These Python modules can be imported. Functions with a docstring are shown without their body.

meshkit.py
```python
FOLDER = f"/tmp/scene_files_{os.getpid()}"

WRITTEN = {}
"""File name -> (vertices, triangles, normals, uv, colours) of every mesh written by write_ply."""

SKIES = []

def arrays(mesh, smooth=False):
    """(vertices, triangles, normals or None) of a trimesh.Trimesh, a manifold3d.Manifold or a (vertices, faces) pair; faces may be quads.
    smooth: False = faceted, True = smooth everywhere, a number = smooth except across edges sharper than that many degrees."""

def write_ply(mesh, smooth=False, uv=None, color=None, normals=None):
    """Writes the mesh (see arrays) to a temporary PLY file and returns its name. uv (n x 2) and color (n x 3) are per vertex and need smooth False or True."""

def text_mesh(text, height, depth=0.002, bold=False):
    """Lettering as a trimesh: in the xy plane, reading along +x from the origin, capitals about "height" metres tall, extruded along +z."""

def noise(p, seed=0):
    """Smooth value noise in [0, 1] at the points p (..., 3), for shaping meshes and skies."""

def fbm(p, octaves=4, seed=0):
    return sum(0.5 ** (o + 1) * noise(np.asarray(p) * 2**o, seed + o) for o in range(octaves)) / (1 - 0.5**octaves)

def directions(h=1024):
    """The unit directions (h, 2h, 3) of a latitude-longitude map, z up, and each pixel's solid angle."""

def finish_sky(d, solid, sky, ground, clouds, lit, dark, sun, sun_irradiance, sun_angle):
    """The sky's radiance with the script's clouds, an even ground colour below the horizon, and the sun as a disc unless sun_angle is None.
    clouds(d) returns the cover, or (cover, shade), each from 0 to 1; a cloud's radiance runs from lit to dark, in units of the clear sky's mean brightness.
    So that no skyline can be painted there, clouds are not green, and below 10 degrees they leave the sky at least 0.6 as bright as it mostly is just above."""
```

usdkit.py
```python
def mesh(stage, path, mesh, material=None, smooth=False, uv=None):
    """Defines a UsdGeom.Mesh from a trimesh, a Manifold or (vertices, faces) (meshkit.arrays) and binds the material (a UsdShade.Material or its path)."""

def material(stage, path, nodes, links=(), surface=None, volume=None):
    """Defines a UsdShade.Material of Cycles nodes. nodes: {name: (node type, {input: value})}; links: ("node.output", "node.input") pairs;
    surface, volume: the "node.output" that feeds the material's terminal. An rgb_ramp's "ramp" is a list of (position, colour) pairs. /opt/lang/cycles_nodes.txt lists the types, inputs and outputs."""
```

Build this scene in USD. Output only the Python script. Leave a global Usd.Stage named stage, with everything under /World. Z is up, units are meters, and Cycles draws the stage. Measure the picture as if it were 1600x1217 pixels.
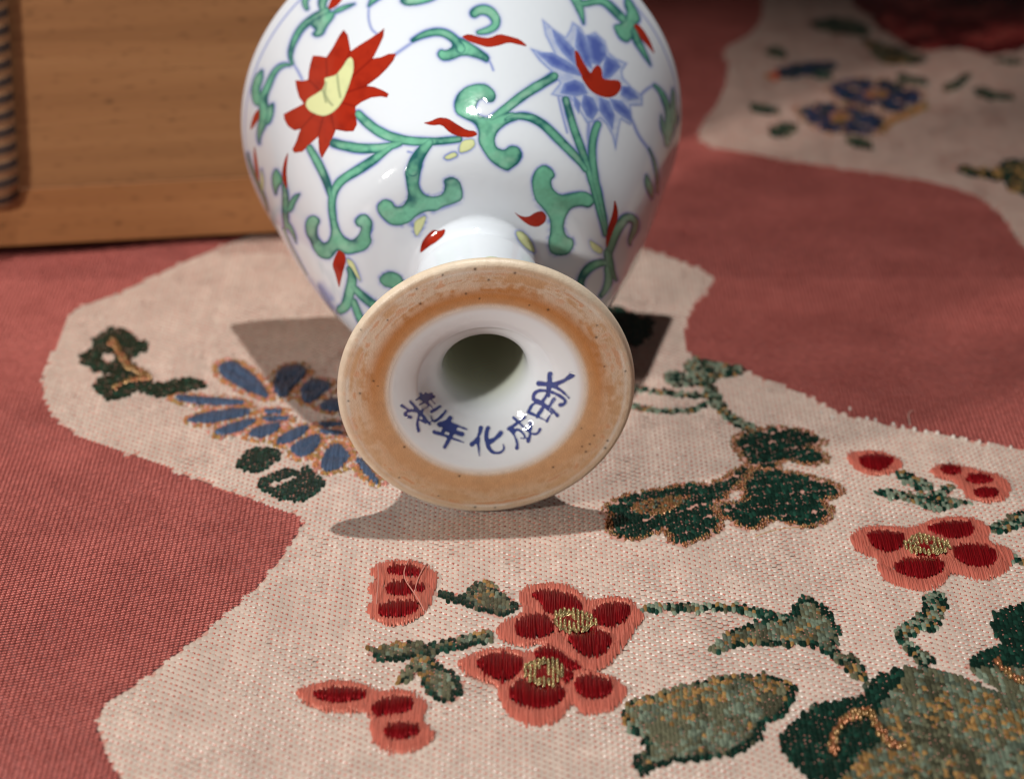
import math
import numpy as np
import shapely
from shapely.geometry import Polygon, LineString, MultiPolygon
from shapely.ops import unary_union
from scipy.spatial import cKDTree, Delaunay
from scipy.interpolate import PchipInterpolator
from pxr import Usd, UsdGeom, UsdLux, UsdShade, Gf, Sdf, Vt
import usdkit, meshkit

stage = Usd.Stage.CreateInMemory()
UsdGeom.SetStageUpAxis(stage, 'Z')
UsdGeom.SetStageMetersPerUnit(stage, 1.0)
UsdGeom.Xform.Define(stage, '/World')
UsdGeom.Scope.Define(stage, '/World/Looks')

# ------------------------------------------------------------------ camera
F, CX, CY = 5051.0, 800.0, 608.5            # focal length and centre in pixels of a 1600 wide picture
TILT, CAMH = math.radians(22.3546), 0.170462
cam = UsdGeom.Camera.Define(stage, '/World/camera')
cam.CreateFocalLengthAttr(100.0)
cam.CreateHorizontalApertureAttr(100.0 * 1600 / F)
cam.CreateVerticalApertureAttr(100.0 * 1217 / F)
cam.CreateClippingRangeAttr(Gf.Vec2f(0.01, 20))
cam.CreateFStopAttr(25.0)
cam.CreateFocusDistanceAttr(0.390)
cam.CreateExposureAttr(0.0)
cx = UsdGeom.Xformable(cam)
cx.AddTranslateOp().Set(Gf.Vec3d(0, 0, CAMH))
cx.AddRotateXYZOp().Set(Gf.Vec3f(90 - math.degrees(TILT), 0, 0))

# ------------------------------------------------------------------ lamps
def aim(prim, at, to):
    z = np.array(at, float) - np.array(to, float)
    z /= np.linalg.norm(z)
    x = np.cross([0, 1, 0.01], z); x /= np.linalg.norm(x)
    y = np.cross(z, x)
    m = Gf.Matrix4d(*x, 0, *y, 0, *z, 0, *map(float, at), 1)
    UsdGeom.Xformable(prim).AddTransformOp().Set(m)

key = UsdLux.SphereLight.Define(stage, '/World/key_lamp')
key.CreateRadiusAttr(0.012)
key.CreateIntensityAttr(1.0)
key.CreateNormalizeAttr(True)
key.CreateColorAttr(Gf.Vec3f(1.0, 0.97, 0.935))
sh = UsdLux.ShapingAPI.Apply(key.GetPrim())
sh.CreateShapingConeAngleAttr(15.8)
sh.CreateShapingConeSoftnessAttr(1.0)
aim(key, (0.04, 0.392, 0.95), (-0.04, 0.392, 0.0))
key.CreateExposureAttr(3.36)

fill = UsdLux.DiskLight.Define(stage, '/World/fill_lamp')
fill.CreateRadiusAttr(0.03)
fill.CreateNormalizeAttr(True)
fill.CreateIntensityAttr(1.0)
fill.CreateExposureAttr(0.1)
fill.CreateColorAttr(Gf.Vec3f(1.0, 0.95, 0.89))
aim(fill, (-0.47, -0.02, 0.24), (0.0, 0.40, 0.0))

room = UsdLux.DomeLight.Define(stage, '/World/room_light')
room.CreateIntensityAttr(0.008)
room.CreateColorAttr(Gf.Vec3f(1.0, 0.95, 0.9))

# ------------------------------------------------------------------ materials
LK = '/World/Looks/'
def mat_vcol(name, rough, spec=0.5, var=0.0, bump=None, coat=0.0, extra=None, tint=0.0):
    n = {'a': ('attribute', {'attribute': 'Col'}), 'p': ('principled_bsdf', {'roughness': rough, 'specular_ior_level': spec, 'coat_weight': coat, 'coat_roughness': 0.05, **(extra or {})})}
    l = []
    src = 'a.color'
    if var:
        n['g'] = ('geometry', {})
        n['r'] = ('map_range', {'from_min': 0.0, 'from_max': 1.0, 'to_min': 1 - var, 'to_max': 1 + var})
        n['m'] = ('vector_math', {'math_type': 'scale'})
        l += [('g.random_per_island', 'r.value'), ('a.color', 'm.vector1'), ('r.result', 'm.scale')]
        src = 'm.vector'
    l.append((src, 'p.base_color'))
    if tint:                                    # silk throws back light in its own colour
        n['ts'] = ('vector_math', {'math_type': 'scale', 'scale': tint})
        n['tm'] = ('vector_math', {'math_type': 'minimum', 'vector2': (1.0, 1.0, 1.0)})
        l += [(src, 'ts.vector1'), ('ts.vector', 'tm.vector1'), ('tm.vector', 'p.specular_tint')]
    if bump:
        n['t'] = ('texture_coordinate', {})
        n['nz'] = ('noise_texture', {'scale': bump[0], 'detail': 3.0})
        n['b'] = ('bump', {'strength': bump[1], 'distance': bump[2]})
        l += [('t.object', 'nz.vector'), ('nz.fac', 'b.height'), ('b.normal', 'p.normal')]
    return usdkit.material(stage, LK + name, n, l, surface='p.BSDF')

M_thread = mat_vcol('silk_thread', 0.33, 0.9, var=0.24, tint=5.0)
M_metal = mat_vcol('gilt_thread', 0.3, 0.8, var=0.35, extra={'metallic': 0.55})
M_glaze = mat_vcol('porcelain_glaze', 0.07, 0.5, bump=(900.0, 0.05, 0.0004))
M_enamel = mat_vcol('overglaze_enamel', 0.12, 0.5, bump=(1600.0, 0.05, 0.0004))
M_biscuit = mat_vcol('biscuit', 0.42, 0.45, bump=(4500.0, 0.2, 0.0003))
M_cloth = usdkit.material(stage, LK + 'red_ground_cloth', {
    't': ('texture_coordinate', {}), 'w': ('wave_texture', {'bands_direction': 'y', 'scale': 500.0, 'distortion': 0.4}),
    'n': ('noise_texture', {'scale': 60.0, 'detail': 4.0}),
    'c': ('rgb_ramp', {'ramp': [(0.3, (0.07, 0.012, 0.011)), (0.7, (0.11, 0.02, 0.018))]}),
    'b': ('bump', {'strength': 0.4, 'distance': 0.0003}), 'p': ('principled_bsdf', {'roughness': 0.6})},
    [('t.object', 'w.vector'), ('t.object', 'n.vector'), ('n.fac', 'c.fac'), ('c.color', 'p.base_color'), ('w.fac', 'b.height'), ('b.normal', 'p.normal')], surface='p.BSDF')
def plain_cloth(name, c0, c1):
    return usdkit.material(stage, LK + name, {
        't': ('texture_coordinate', {}), 'm': ('mapping', {'scale': (1600.0, 1350.0, 1.0)}), 'v': ('voronoi_texture', {'scale': 1.0, 'randomness': 0.35}),
        'c': ('rgb_ramp', {'ramp': [(0.15, c1), (0.75, c0)]}), 'b': ('bump', {'strength': 0.5, 'distance': 0.0002, 'invert': True}), 'p': ('principled_bsdf', {'roughness': 0.45})},
        [('t.object', 'm.vector'), ('m.vector', 'v.vector'), ('v.distance', 'c.fac'), ('c.color', 'p.base_color'), ('v.distance', 'b.height'), ('b.normal', 'p.normal')], surface='p.BSDF')
M_outer = plain_cloth('plain_red_silk', (0.20, 0.045, 0.038), (0.40, 0.10, 0.085))
M_outcream = plain_cloth('plain_cream_silk', (0.50, 0.30, 0.24), (0.62, 0.50, 0.42))
M_cream = usdkit.material(stage, LK + 'cream_backing', {'p': ('principled_bsdf', {'base_color': (0.46, 0.24, 0.185), 'roughness': 0.7})}, [], surface='p.BSDF')

def wood(name, c0, c1, c2, sc=1.0):
    return usdkit.material(stage, LK + name, {
        't': ('texture_coordinate', {}),
        'm': ('mapping', {'scale': (14.0 * sc, 160.0, 420.0)}),
        'n': ('noise_texture', {'scale': 1.0, 'detail': 6.0, 'roughness': 0.6, 'distortion': 0.5}),
        'm2': ('mapping', {'scale': (5.0, 30.0, 110.0), 'location': (0.3, 0.1, 0.7)}),
        'n2': ('noise_texture', {'scale': 1.0, 'detail': 2.0, 'distortion': 1.0}),
        'm3': ('mapping', {'scale': (350.0, 1500.0, 1500.0)}),
        'n3': ('noise_texture', {'scale': 1.0, 'detail': 2.0}),
        'f3': ('map_range', {'from_min': 0.30, 'from_max': 0.40, 'to_min': 0.62, 'to_max': 1.0, 'clamp': True}),
        'x': ('mix', {'fac': 0.55}),
        'c': ('rgb_ramp', {'ramp': [(0.32, c0), (0.5, c1), (0.68, c2)]}),
        'x2': ('vector_math', {'math_type': 'scale'}),
        'b': ('bump', {'strength': 0.25, 'distance': 0.0004}),
        'p': ('principled_bsdf', {'roughness': 0.55, 'specular_ior_level': 0.35})},
        [('t.object', 'm.vector'), ('t.object', 'm2.vector'), ('t.object', 'm3.vector'), ('m.vector', 'n.vector'), ('m2.vector', 'n2.vector'), ('m3.vector', 'n3.vector'),
         ('n.color', 'x.color1'), ('n2.color', 'x.color2'), ('x.color', 'c.fac'), ('n3.fac', 'f3.value'), ('c.color', 'x2.vector1'), ('f3.result', 'x2.scale'),
         ('x2.vector', 'p.base_color'), ('n.fac', 'b.height'), ('b.normal', 'p.normal')], surface='p.BSDF')
M_wood = wood('paulownia_wood', (0.23, 0.105, 0.040), (0.32, 0.152, 0.060), (0.39, 0.20, 0.084))
M_wood2 = wood('base_board_wood', (0.24, 0.10, 0.034), (0.33, 0.14, 0.050), (0.39, 0.175, 0.066), 0.6)
M_ribbon = mat_vcol('cotton_ribbon', 0.85, 0.2, bump=(2500.0, 0.5, 0.0004))

# ------------------------------------------------------------------ helpers
USED = {}
def path_of(name, parent):
    base = str(parent.GetPath()) if parent else '/World'
    k = (base, name)
    USED[k] = USED.get(k, -1) + 1
    return base + '/' + name + ('' if USED[k] == 0 else '_%03d' % USED[k])

def data(prim, **kw):
    for k, v in kw.items():
        if v:
            prim.SetCustomDataByKey(k, v)

def thing(name, label, category, group=None):
    x = UsdGeom.Xform.Define(stage, path_of(name, None)).GetPrim()
    data(x, label=label, category=category, group=group)
    return x

def put(name, V, Fc, mat, parent=None, N=None, C=None, **kw):
    p = path_of(name, parent)
    m = UsdGeom.Mesh.Define(stage, p)
    m.CreatePointsAttr(Vt.Vec3fArray.FromNumpy(np.ascontiguousarray(V, np.float32)))
    m.CreateFaceVertexCountsAttr(Vt.IntArray.FromNumpy(np.full(len(Fc), Fc.shape[1], np.int32)))
    m.CreateFaceVertexIndicesAttr(Vt.IntArray.FromNumpy(np.ascontiguousarray(Fc, np.int32).ravel()))
    m.CreateSubdivisionSchemeAttr('none')
    if N is not None:
        m.CreateNormalsAttr(Vt.Vec3fArray.FromNumpy(np.ascontiguousarray(N, np.float32)))
        m.SetNormalsInterpolation('vertex')
    if C is not None:
        UsdGeom.PrimvarsAPI(m).CreatePrimvar('Col', Sdf.ValueTypeNames.Color3fArray, 'vertex').Set(Vt.Vec3fArray.FromNumpy(np.ascontiguousarray(C, np.float32)))
    UsdShade.MaterialBindingAPI.Apply(m.GetPrim()).Bind(mat)
    data(m.GetPrim(), **kw)
    return m.GetPrim()

def rays(px):
    px = np.atleast_2d(np.asarray(px, float))
    x = (px[:, 0] - CX) / F
    y = -(px[:, 1] - CY) / F
    c, s = math.cos(TILT), math.sin(TILT)
    d = np.stack([x, c + y * s, -s + y * c], -1)
    return d / np.linalg.norm(d, axis=1, keepdims=True)

def ground(px):
    d = rays(px)
    return (d * (CAMH / -d[:, 2])[:, None])[:, :2]

def project(P):
    Q = P - np.array([0, 0, CAMH])
    c, s = math.cos(TILT), math.sin(TILT)
    z = Q[:, 1] * c - Q[:, 2] * s
    return np.stack([CX + F * Q[:, 0] / z, CY - F * (Q[:, 1] * s + Q[:, 2] * c) / z], -1)

def zp(pts, ox, oy, k):
    p = np.asarray(pts, float)
    return np.stack([ox + p[:, 0] / k, oy + p[:, 1] / k], -1)

def chaikin(p, n=1, closed=True):
    p = np.asarray(p, float)
    for _ in range(n):
        q = np.roll(p, -1, 0) if closed else p[1:]
        a = p if closed else p[:-1]
        r = np.empty((2 * len(a), 2))
        r[0::2] = a * .78 + q * .22
        r[1::2] = a * .22 + q * .78
        p = r if closed else np.vstack([p[:1], r, p[-1:]])
    return p

def poly(p):
    g = Polygon(p)
    return g if g.is_valid else g.buffer(0)

def stroke(pts, w):
    """A brush stroke: polyline smoothed, with a width that varies along it."""
    p = np.asarray(pts, float)
    w = np.full(len(p), w, float) if np.ndim(w) == 0 else np.asarray(w, float)
    t = np.r_[0, np.cumsum(np.hypot(*np.diff(p, axis=0).T))]
    n = max(8, int(t[-1] / 3))
    tt = np.linspace(0, t[-1], n)
    if len(p) > 2:
        from scipy.interpolate import CubicSpline
        q = CubicSpline(t, p)(tt)
    else:
        q = np.stack([np.interp(tt, t, p[:, 0]), np.interp(tt, t, p[:, 1])], -1)
    ww = np.interp(tt, t, w) / 2
    d = np.gradient(q, axis=0)
    d /= np.linalg.norm(d, axis=1, keepdims=True)
    nn = np.stack([-d[:, 1], d[:, 0]], -1)
    body = poly(np.vstack([q + nn * ww[:, None], (q - nn * ww[:, None])[::-1]]))
    return unary_union([body, shapely.Point(q[0]).buffer(ww[0] * .98, 8), shapely.Point(q[-1]).buffer(ww[-1] * .98, 8)])

def biggest(g):
    return max(g.geoms, key=lambda x: x.area) if hasattr(g, 'geoms') else g

def parts_of(g):
    return [x for x in getattr(g, 'geoms', [g]) if x.geom_type == 'Polygon' and not x.is_empty]

def noise2(x, y, s, seed=0, oct=3):
    return meshkit.fbm(np.stack([x * s, y * s, np.full(np.shape(x), seed * 7.3 + .5)], -1), oct, seed)

# ------------------------------------------------------------------ the cloth
RNG = np.random.default_rng(7)
def cloth_z(x, y):
    """Slack in the cloth: shallow waves of well under a millimetre, flat where the cup stands."""
    w = (noise2(np.asarray(x), np.asarray(y), 28., 3, 2) - .5) * 2.0 + (noise2(np.asarray(x), np.asarray(y), 75., 5, 2) - .5) * .35
    w = w - .75 * np.exp(-((x - .085) ** 2 / .05 ** 2 + (y - .41) ** 2 / .02 ** 2)) + .7 * np.exp(-((x - .09) ** 2 / .05 ** 2 + (y - .428) ** 2 / .016 ** 2))
    flat = np.minimum(1, np.hypot((np.asarray(x) + .006) / .04, (np.asarray(y) - .41) / .06)) ** 4
    return w * .001 * flat - .0003

def px_poly(pts, ox=0, oy=0, k=1, n=1):
    return poly(ground(chaikin(zp(pts, ox, oy, k), n)))

def px_ground(g):
    """A shapely shape drawn in picture coordinates, laid on the ground."""
    return unary_union([poly(ground(np.array(p.exterior.coords)[:-1])) for p in parts_of(g)])

def float_mesh(x, y, L, W, H, C, along='y', nt=4, nc=4, z0=0.0, skew=0.0, flat=False, tilt=0.0):
    """Thread floats: each a low arched loop of silk lying on the cloth."""
    x, y = np.asarray(x, float), np.asarray(y, float)
    n = len(x)
    L, W, H, z0, skew = (np.broadcast_to(np.asarray(v, float), n) for v in (L, W, H, z0, skew))
    t = np.linspace(-1, 1, nt) if nt > 3 else np.array([-1, 0, 1.])
    if nt >= 4:
        t = np.sign(t) * np.abs(t) ** .8
    ph = np.linspace(0, np.pi, nc)
    f = (1 - np.abs(t) ** 3 * .55)
    arch = (1 - np.abs(t) ** (4 if flat else 2.2) * (.75 if flat else .9))
    T, P = np.meshgrid(t, ph, indexing='ij')
    fx, ar = f[:, None], arch[:, None]
    a = (T).ravel(); b = (fx * np.cos(P)).ravel(); c = (ar * np.sin(P)).ravel()
    # template tangents -> normals
    df = -(3 * np.abs(t) ** 2 * np.sign(t) * .55)[:, None]
    da = -((3.0 * np.abs(t) ** 3 if flat else 1.98 * np.abs(t) ** 1.2) * np.sign(t))[:, None]
    tu = np.stack([np.ones_like(P), df * np.cos(P), da * np.sin(P)], -1)
    tv = np.stack([np.zeros_like(P), -fx * np.sin(P), ar * np.cos(P) + 1e-9], -1)
    nn = np.cross(tu, tv).reshape(-1, 3)
    nn[nn[:, 2] < 0] *= -1
    q = (np.arange(nt - 1)[:, None] * nc + np.arange(nc - 1)[None]).ravel()
    tri = np.concatenate([np.stack([q, q + 1, q + nc + 1], -1), np.stack([q, q + nc + 1, q + nc], -1)])
    la, wb, hc = (L / 2)[:, None], (W / 2)[:, None], H[:, None]
    along_ = a * la
    across = b * wb + skew[:, None] * along_
    tl_ = np.broadcast_to(np.asarray(tilt, float), n)[:, None]
    zz = c * hc - .00004 + tl_ * along_
    if along == 'y':
        X, Y = x[:, None] + across, y[:, None] + along_
        N = np.stack([nn[:, 1] / wb, nn[:, 0] / la - tl_ * nn[:, 2] / hc, nn[:, 2] / hc], -1)
    else:
        X, Y = x[:, None] + along_, y[:, None] + across
        N = np.stack([nn[:, 0] / la, nn[:, 1] / wb, nn[:, 2] / hc], -1)
        tri = tri[:, ::-1]
    tri = tri[:, ::-1]
    V = np.stack([X, Y, zz + z0[:, None]], -1)
    N /= np.linalg.norm(N, axis=-1, keepdims=True)
    k = nt * nc
    faces = (tri[None] + (np.arange(n) * k)[:, None, None]).reshape(-1, 3)
    Cv = np.repeat(np.broadcast_to(C, (n, 3)), k, 0)
    return V.reshape(-1, 3), faces, N.reshape(-1, 3), Cv

def join(ms):
    ms = [m for m in ms if m is not None and len(m[0])]
    off = np.cumsum([0] + [len(m[0]) for m in ms])
    return np.vstack([m[0] for m in ms]), np.vstack([m[1] + o for m, o in zip(ms, off)]), np.vstack([m[2] for m in ms]), np.vstack([m[3] for m in ms])

MAIN = [(365, 376), (330, 391), (300, 401), (240, 428), (180, 458), (118, 478), (103, 500), (93, 535), (72, 570), (65, 610), (80, 645), (130, 682), (215, 707), (260, 727), (330, 752), (400, 777),
        (440, 792), (479, 804), (465, 830), (440, 865), (412, 900), (380, 935), (340, 970), (290, 1010), (240, 1050), (200, 1078), (160, 1103), (151, 1130), (165, 1172), (183, 1203), (205, 1240), (250, 1330),
        (700, 1420), (1750, 1420), (1900, 900), (1760, 715), (1700, 706), (1600, 693), (1540, 684), (1480, 673), (1430, 665), (1370, 655), (1310, 640), (1260, 612), (1200, 590), (1165, 574), (1110, 567), (1078, 557), (1067, 530),
        (1073, 495), (1088, 467), (1105, 447), (1119, 431), (1100, 420), (1060, 405), (1010, 388), (930, 368), (800, 348), (600, 342), (430, 355)]
BACK = [(1192, -10), (1193, 20), (1178, 51), (1127, 81), (1141, 105), (1127, 155), (1097, 192), (1090, 213), (1111, 231), (1195, 244), (1296, 257), (1397, 271), (1482, 288), (1532, 305), (1566, 332), (1586, 364), (1602, 384),
        (1640, 425), (1720, 465), (1860, 480), (1860, -60), (1500, -90), (1260, -50)]
main_panel, back_panel = px_poly(MAIN, n=1), px_poly(BACK, n=1)
AREA = px_poly([(-90, -25), (1690, -25), (1690, 1290), (-90, 1290)], n=0)

K2, K3, K4, K5, K6 = (1060, 0, 2.963), (40, 360, 2.645), (920, 420, 2.353), (440, 840, 2.7586), (940, 780, 2.424)
def P3(p, n=1): return px_poly(p, *K3, n)
def P4(p, n=1): return px_poly(p, *K4, n)
def P5(p, n=1): return px_poly(p, *K5, n)
def P6(p, n=1): return px_poly(p, *K6, n)
def P2(p, n=1): return px_poly(p, *K2, n)
def S_(k, p, w): return px_ground(stroke(zp(p, *k), np.asarray(w) / k[2]))

# thread colours
CREAM, DASH, RED = np.array([.68, .545, .455]), np.array([.58, .15, .11]), np.array([.44, .11, .093])
DKG, MDG, PALEG = np.array([.005, .021, .014]), np.array([.012, .052, .034]), np.array([.20, .25, .18])
OLIVE, GOLD, ORANGE = np.array([.10, .10, .06]), np.array([.36, .20, .07]), np.array([.50, .19, .075])
SALMON, CRIM, SLATE, PINK = np.array([.58, .15, .105]), np.array([.15, .003, .005]), np.array([.062, .095, .16]), np.array([.62, .24, .19])
GILT = np.array([.60, .46, .20])

OCC = []      # embroidery keeps the ground weave away
def satin(pol, col, pitch=.00021, w=2.0, H=.00042, z=.00012, maxlen=.0085, tooth=.0012, tone=.10, thread=.00046):
    """Satin stitch: fine floats laid close side by side across a shape; every few of them end together in a tooth."""
    x0, y0, x1, y1 = pol.bounds
    xs, ys, ls = [], [], []
    nb = int((x1 - x0) / thread) + 3
    ta, tb, ph = RNG.uniform(.3, 1.3, nb), RNG.uniform(.3, 1.3, nb), RNG.uniform(0, thread)
    for k in range(int((x1 - x0) / pitch) + 1):
        x = x0 + (k + .5) * pitch
        g = pol.intersection(LineString([(x, y0 - .01), (x, y1 + .01)]))
        q = (x - x0 + ph) / thread
        tri = 1 - 2 * abs(q % 1.0 - .5)
        for s in getattr(g, 'geoms', [g]):
            if s.geom_type != 'LineString' or s.length < .0002:
                continue
            a, b = s.bounds[1] - (tri - .4) * tooth * ta[int(q)], s.bounds[3] + (tri - .4) * tooth * tb[int(q)]
            if b - a < .0003:
                continue
            m = max(1, math.ceil((b - a) / maxlen))
            cut = np.linspace(a, b, m + 1)
            if m > 1:
                cut[1:-1] += RNG.uniform(-.2, .2, m - 1) * (b - a) / m
            for i in range(m):
                xs.append(x + RNG.normal(0, .00003)); ys.append((cut[i] + cut[i + 1]) / 2); ls.append((cut[i + 1] - cut[i]) * 1.04)
    if not xs:
        return None
    xs, ys, ls = map(np.array, (xs, ys, ls))
    C = np.broadcast_to(col, (len(xs), 3)) * (1 + RNG.uniform(-tone, tone, (len(xs), 1)))
    return float_mesh(xs, ys, ls, pitch * w * RNG.uniform(.9, 1.2, len(xs)), np.minimum(H, .0002 + ls * .12) * RNG.uniform(.88, 1.12, len(xs)), C, nt=6, nc=4, z0=cloth_z(xs, ys) + z, skew=RNG.normal(0, .015, len(xs)))

def inside(g, x, y):
    return shapely.contains_xy(g, x, y)

PITX, PITY = .00063, .00133
def lattice(bounds, px=PITX, py=PITY, shift=.375, per=None):
    """Points of the weave's own grid within bounds, each column shifted against the last like a satin weave."""
    x0, y0, x1, y1 = bounds
    i = np.arange(math.floor(x0 / px), math.ceil(x1 / px) + 1)
    j = np.arange(math.floor(y0 / py) - 1, math.ceil(y1 / py) + 1)
    I, J = np.meshgrid(i, j, indexing='ij')
    return (I * px).ravel(), ((J - (I * shift) % 1.0) * py).ravel()

def brocade(pol, colfn, px=.00048, py=.00086, H=.0002, L=1.9, W=1.25, dots=.33, z=.0001, dotcol=PINK, slits=0):
    """Supplementary weft: short plump floats on a grid, with the pink ground warp showing between them."""
    x, y = lattice(pol.bounds, px, py, 1 / 3.)
    x = x + RNG.normal(0, px * .1, len(x)); y = y + RNG.normal(0, py * .1, len(y))
    k = inside(pol, x + RNG.normal(0, .00012, len(x)), y + RNG.normal(0, .00025, len(x)))
    if slits:                                   # twill slits where the ground shows between the strands
        k &= np.sin((x * slits[0] + y * slits[1]) * 2 * np.pi + noise2(x, y, 300., 61, 2) * 5) < slits[2]
    x, y = x[k], y[k]
    if not len(x):
        return None
    bd = shapely.distance(shapely.points(x, y), pol.boundary)
    C = colfn(x, y, bd)
    m1 = float_mesh(x, y, py * L * RNG.uniform(.85, 1.2, len(x)), px * W * RNG.uniform(.9, 1.15, len(x)), H * RNG.uniform(.75, 1.2, len(x)), C, nt=4, nc=5, z0=cloth_z(x, y) + z, skew=RNG.normal(0, .1, len(x)))
    q = RNG.random(len(x)) < dots
    xd, yd = x[q] + px * .5, y[q] + py * .45
    if not len(xd):
        return m1
    m2 = float_mesh(xd, yd, .00036, .00024, H * .95, dotcol * RNG.uniform(.7, 1.15, (len(xd), 1)), along='x', nt=4, nc=4, z0=cloth_z(xd, yd) + z)
    return join([m1, m2])

def pick(n, cols, prob):
    c = np.array(cols)[RNG.choice(len(cols), n, p=np.array(prob) / np.sum(prob))]
    return c * RNG.uniform(.8, 1.2, (n, 1))

def dark_leaf(x, y, bd):
    c = pick(len(x), [DKG, DKG * 1.5, MDG], [5, 3, 1.4])
    return c
def clusters(x, y, cols, seed, s=520.):
    n = noise2(x, y * .25, s, seed, 2)
    i = np.clip(((n + RNG.normal(0, .07, len(x)) - .3) / .4 * len(cols)).astype(int), 0, len(cols) - 1)
    return np.array(cols)[i] * RNG.uniform(.8, 1.2, (len(x), 1))
def pale_leaf(grad_dir=(0, -1), goldside=None, edge=.0009):
    def f(x, y, bd):
        n = len(x)
        g = (x - x.min()) / max(np.ptp(x), 1e-6) * grad_dir[0] + (y - y.min()) / max(np.ptp(y), 1e-6) * grad_dir[1]
        g = (g - g.min()) / max(np.ptp(g), 1e-6)
        c = clusters(x, y, [OLIVE * .6, OLIVE, PALEG * .5, PALEG * .9, OLIVE * 1.2], 51)
        gold = RNG.random(n) < np.clip((.55 - g) * 1.3 + (noise2(x, y, 420., 41, 2) - .5) * 2.2, .02, .8)
        c[gold] = pick(gold.sum(), [GOLD, OLIVE * 1.6, GOLD * .6], [3, 3, 3])
        dk = (bd < edge) & (RNG.random(n) < np.clip(g * 1.3 + .1, 0, .95))
        c[dk] = pick(dk.sum(), [DKG, MDG], [3, 1])
        return c
    return f
def sprig(x, y, bd):
    n = len(x)
    c = pick(n, [PALEG, MDG, DKG, GOLD * .8, OLIVE], [4, 2, 3, 1, 2])
    return c
def gold_edge(pol, width=.0011, prob=.75, cols=(GOLD, ORANGE, ORANGE * .8), pr=(3, 3, 2)):
    ring = pol.buffer(width).difference(pol.buffer(-.0002))
    x, y = lattice(ring.bounds, .00036, .00062, 1 / 3.)
    x = x + RNG.normal(0, .00006, len(x)); y = y + RNG.normal(0, .00008, len(y))
    k = inside(ring, x, y) & (RNG.random(len(x)) < prob)
    x, y = x[k], y[k]
    C = pick(len(x), list(cols), list(pr))
    return float_mesh(x, y, .0007 * RNG.uniform(.7, 1.2, len(x)), .00034, .00028 * RNG.uniform(.6, 1.3, len(x)), C, nt=4, nc=4, z0=cloth_z(x, y) + .0001, skew=RNG.normal(0, .15, len(x)))

cloth = thing('brocade_cloth', 'red silk brocade cloth with cream flowered panels spread under the cup and box', 'cloth')

def emb(name, m, mat=M_thread, parent=cloth, **kw):
    if m is None:
        return None
    return put(name, m[0], m[1], mat, parent, m[2], m[3], **kw)

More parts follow.
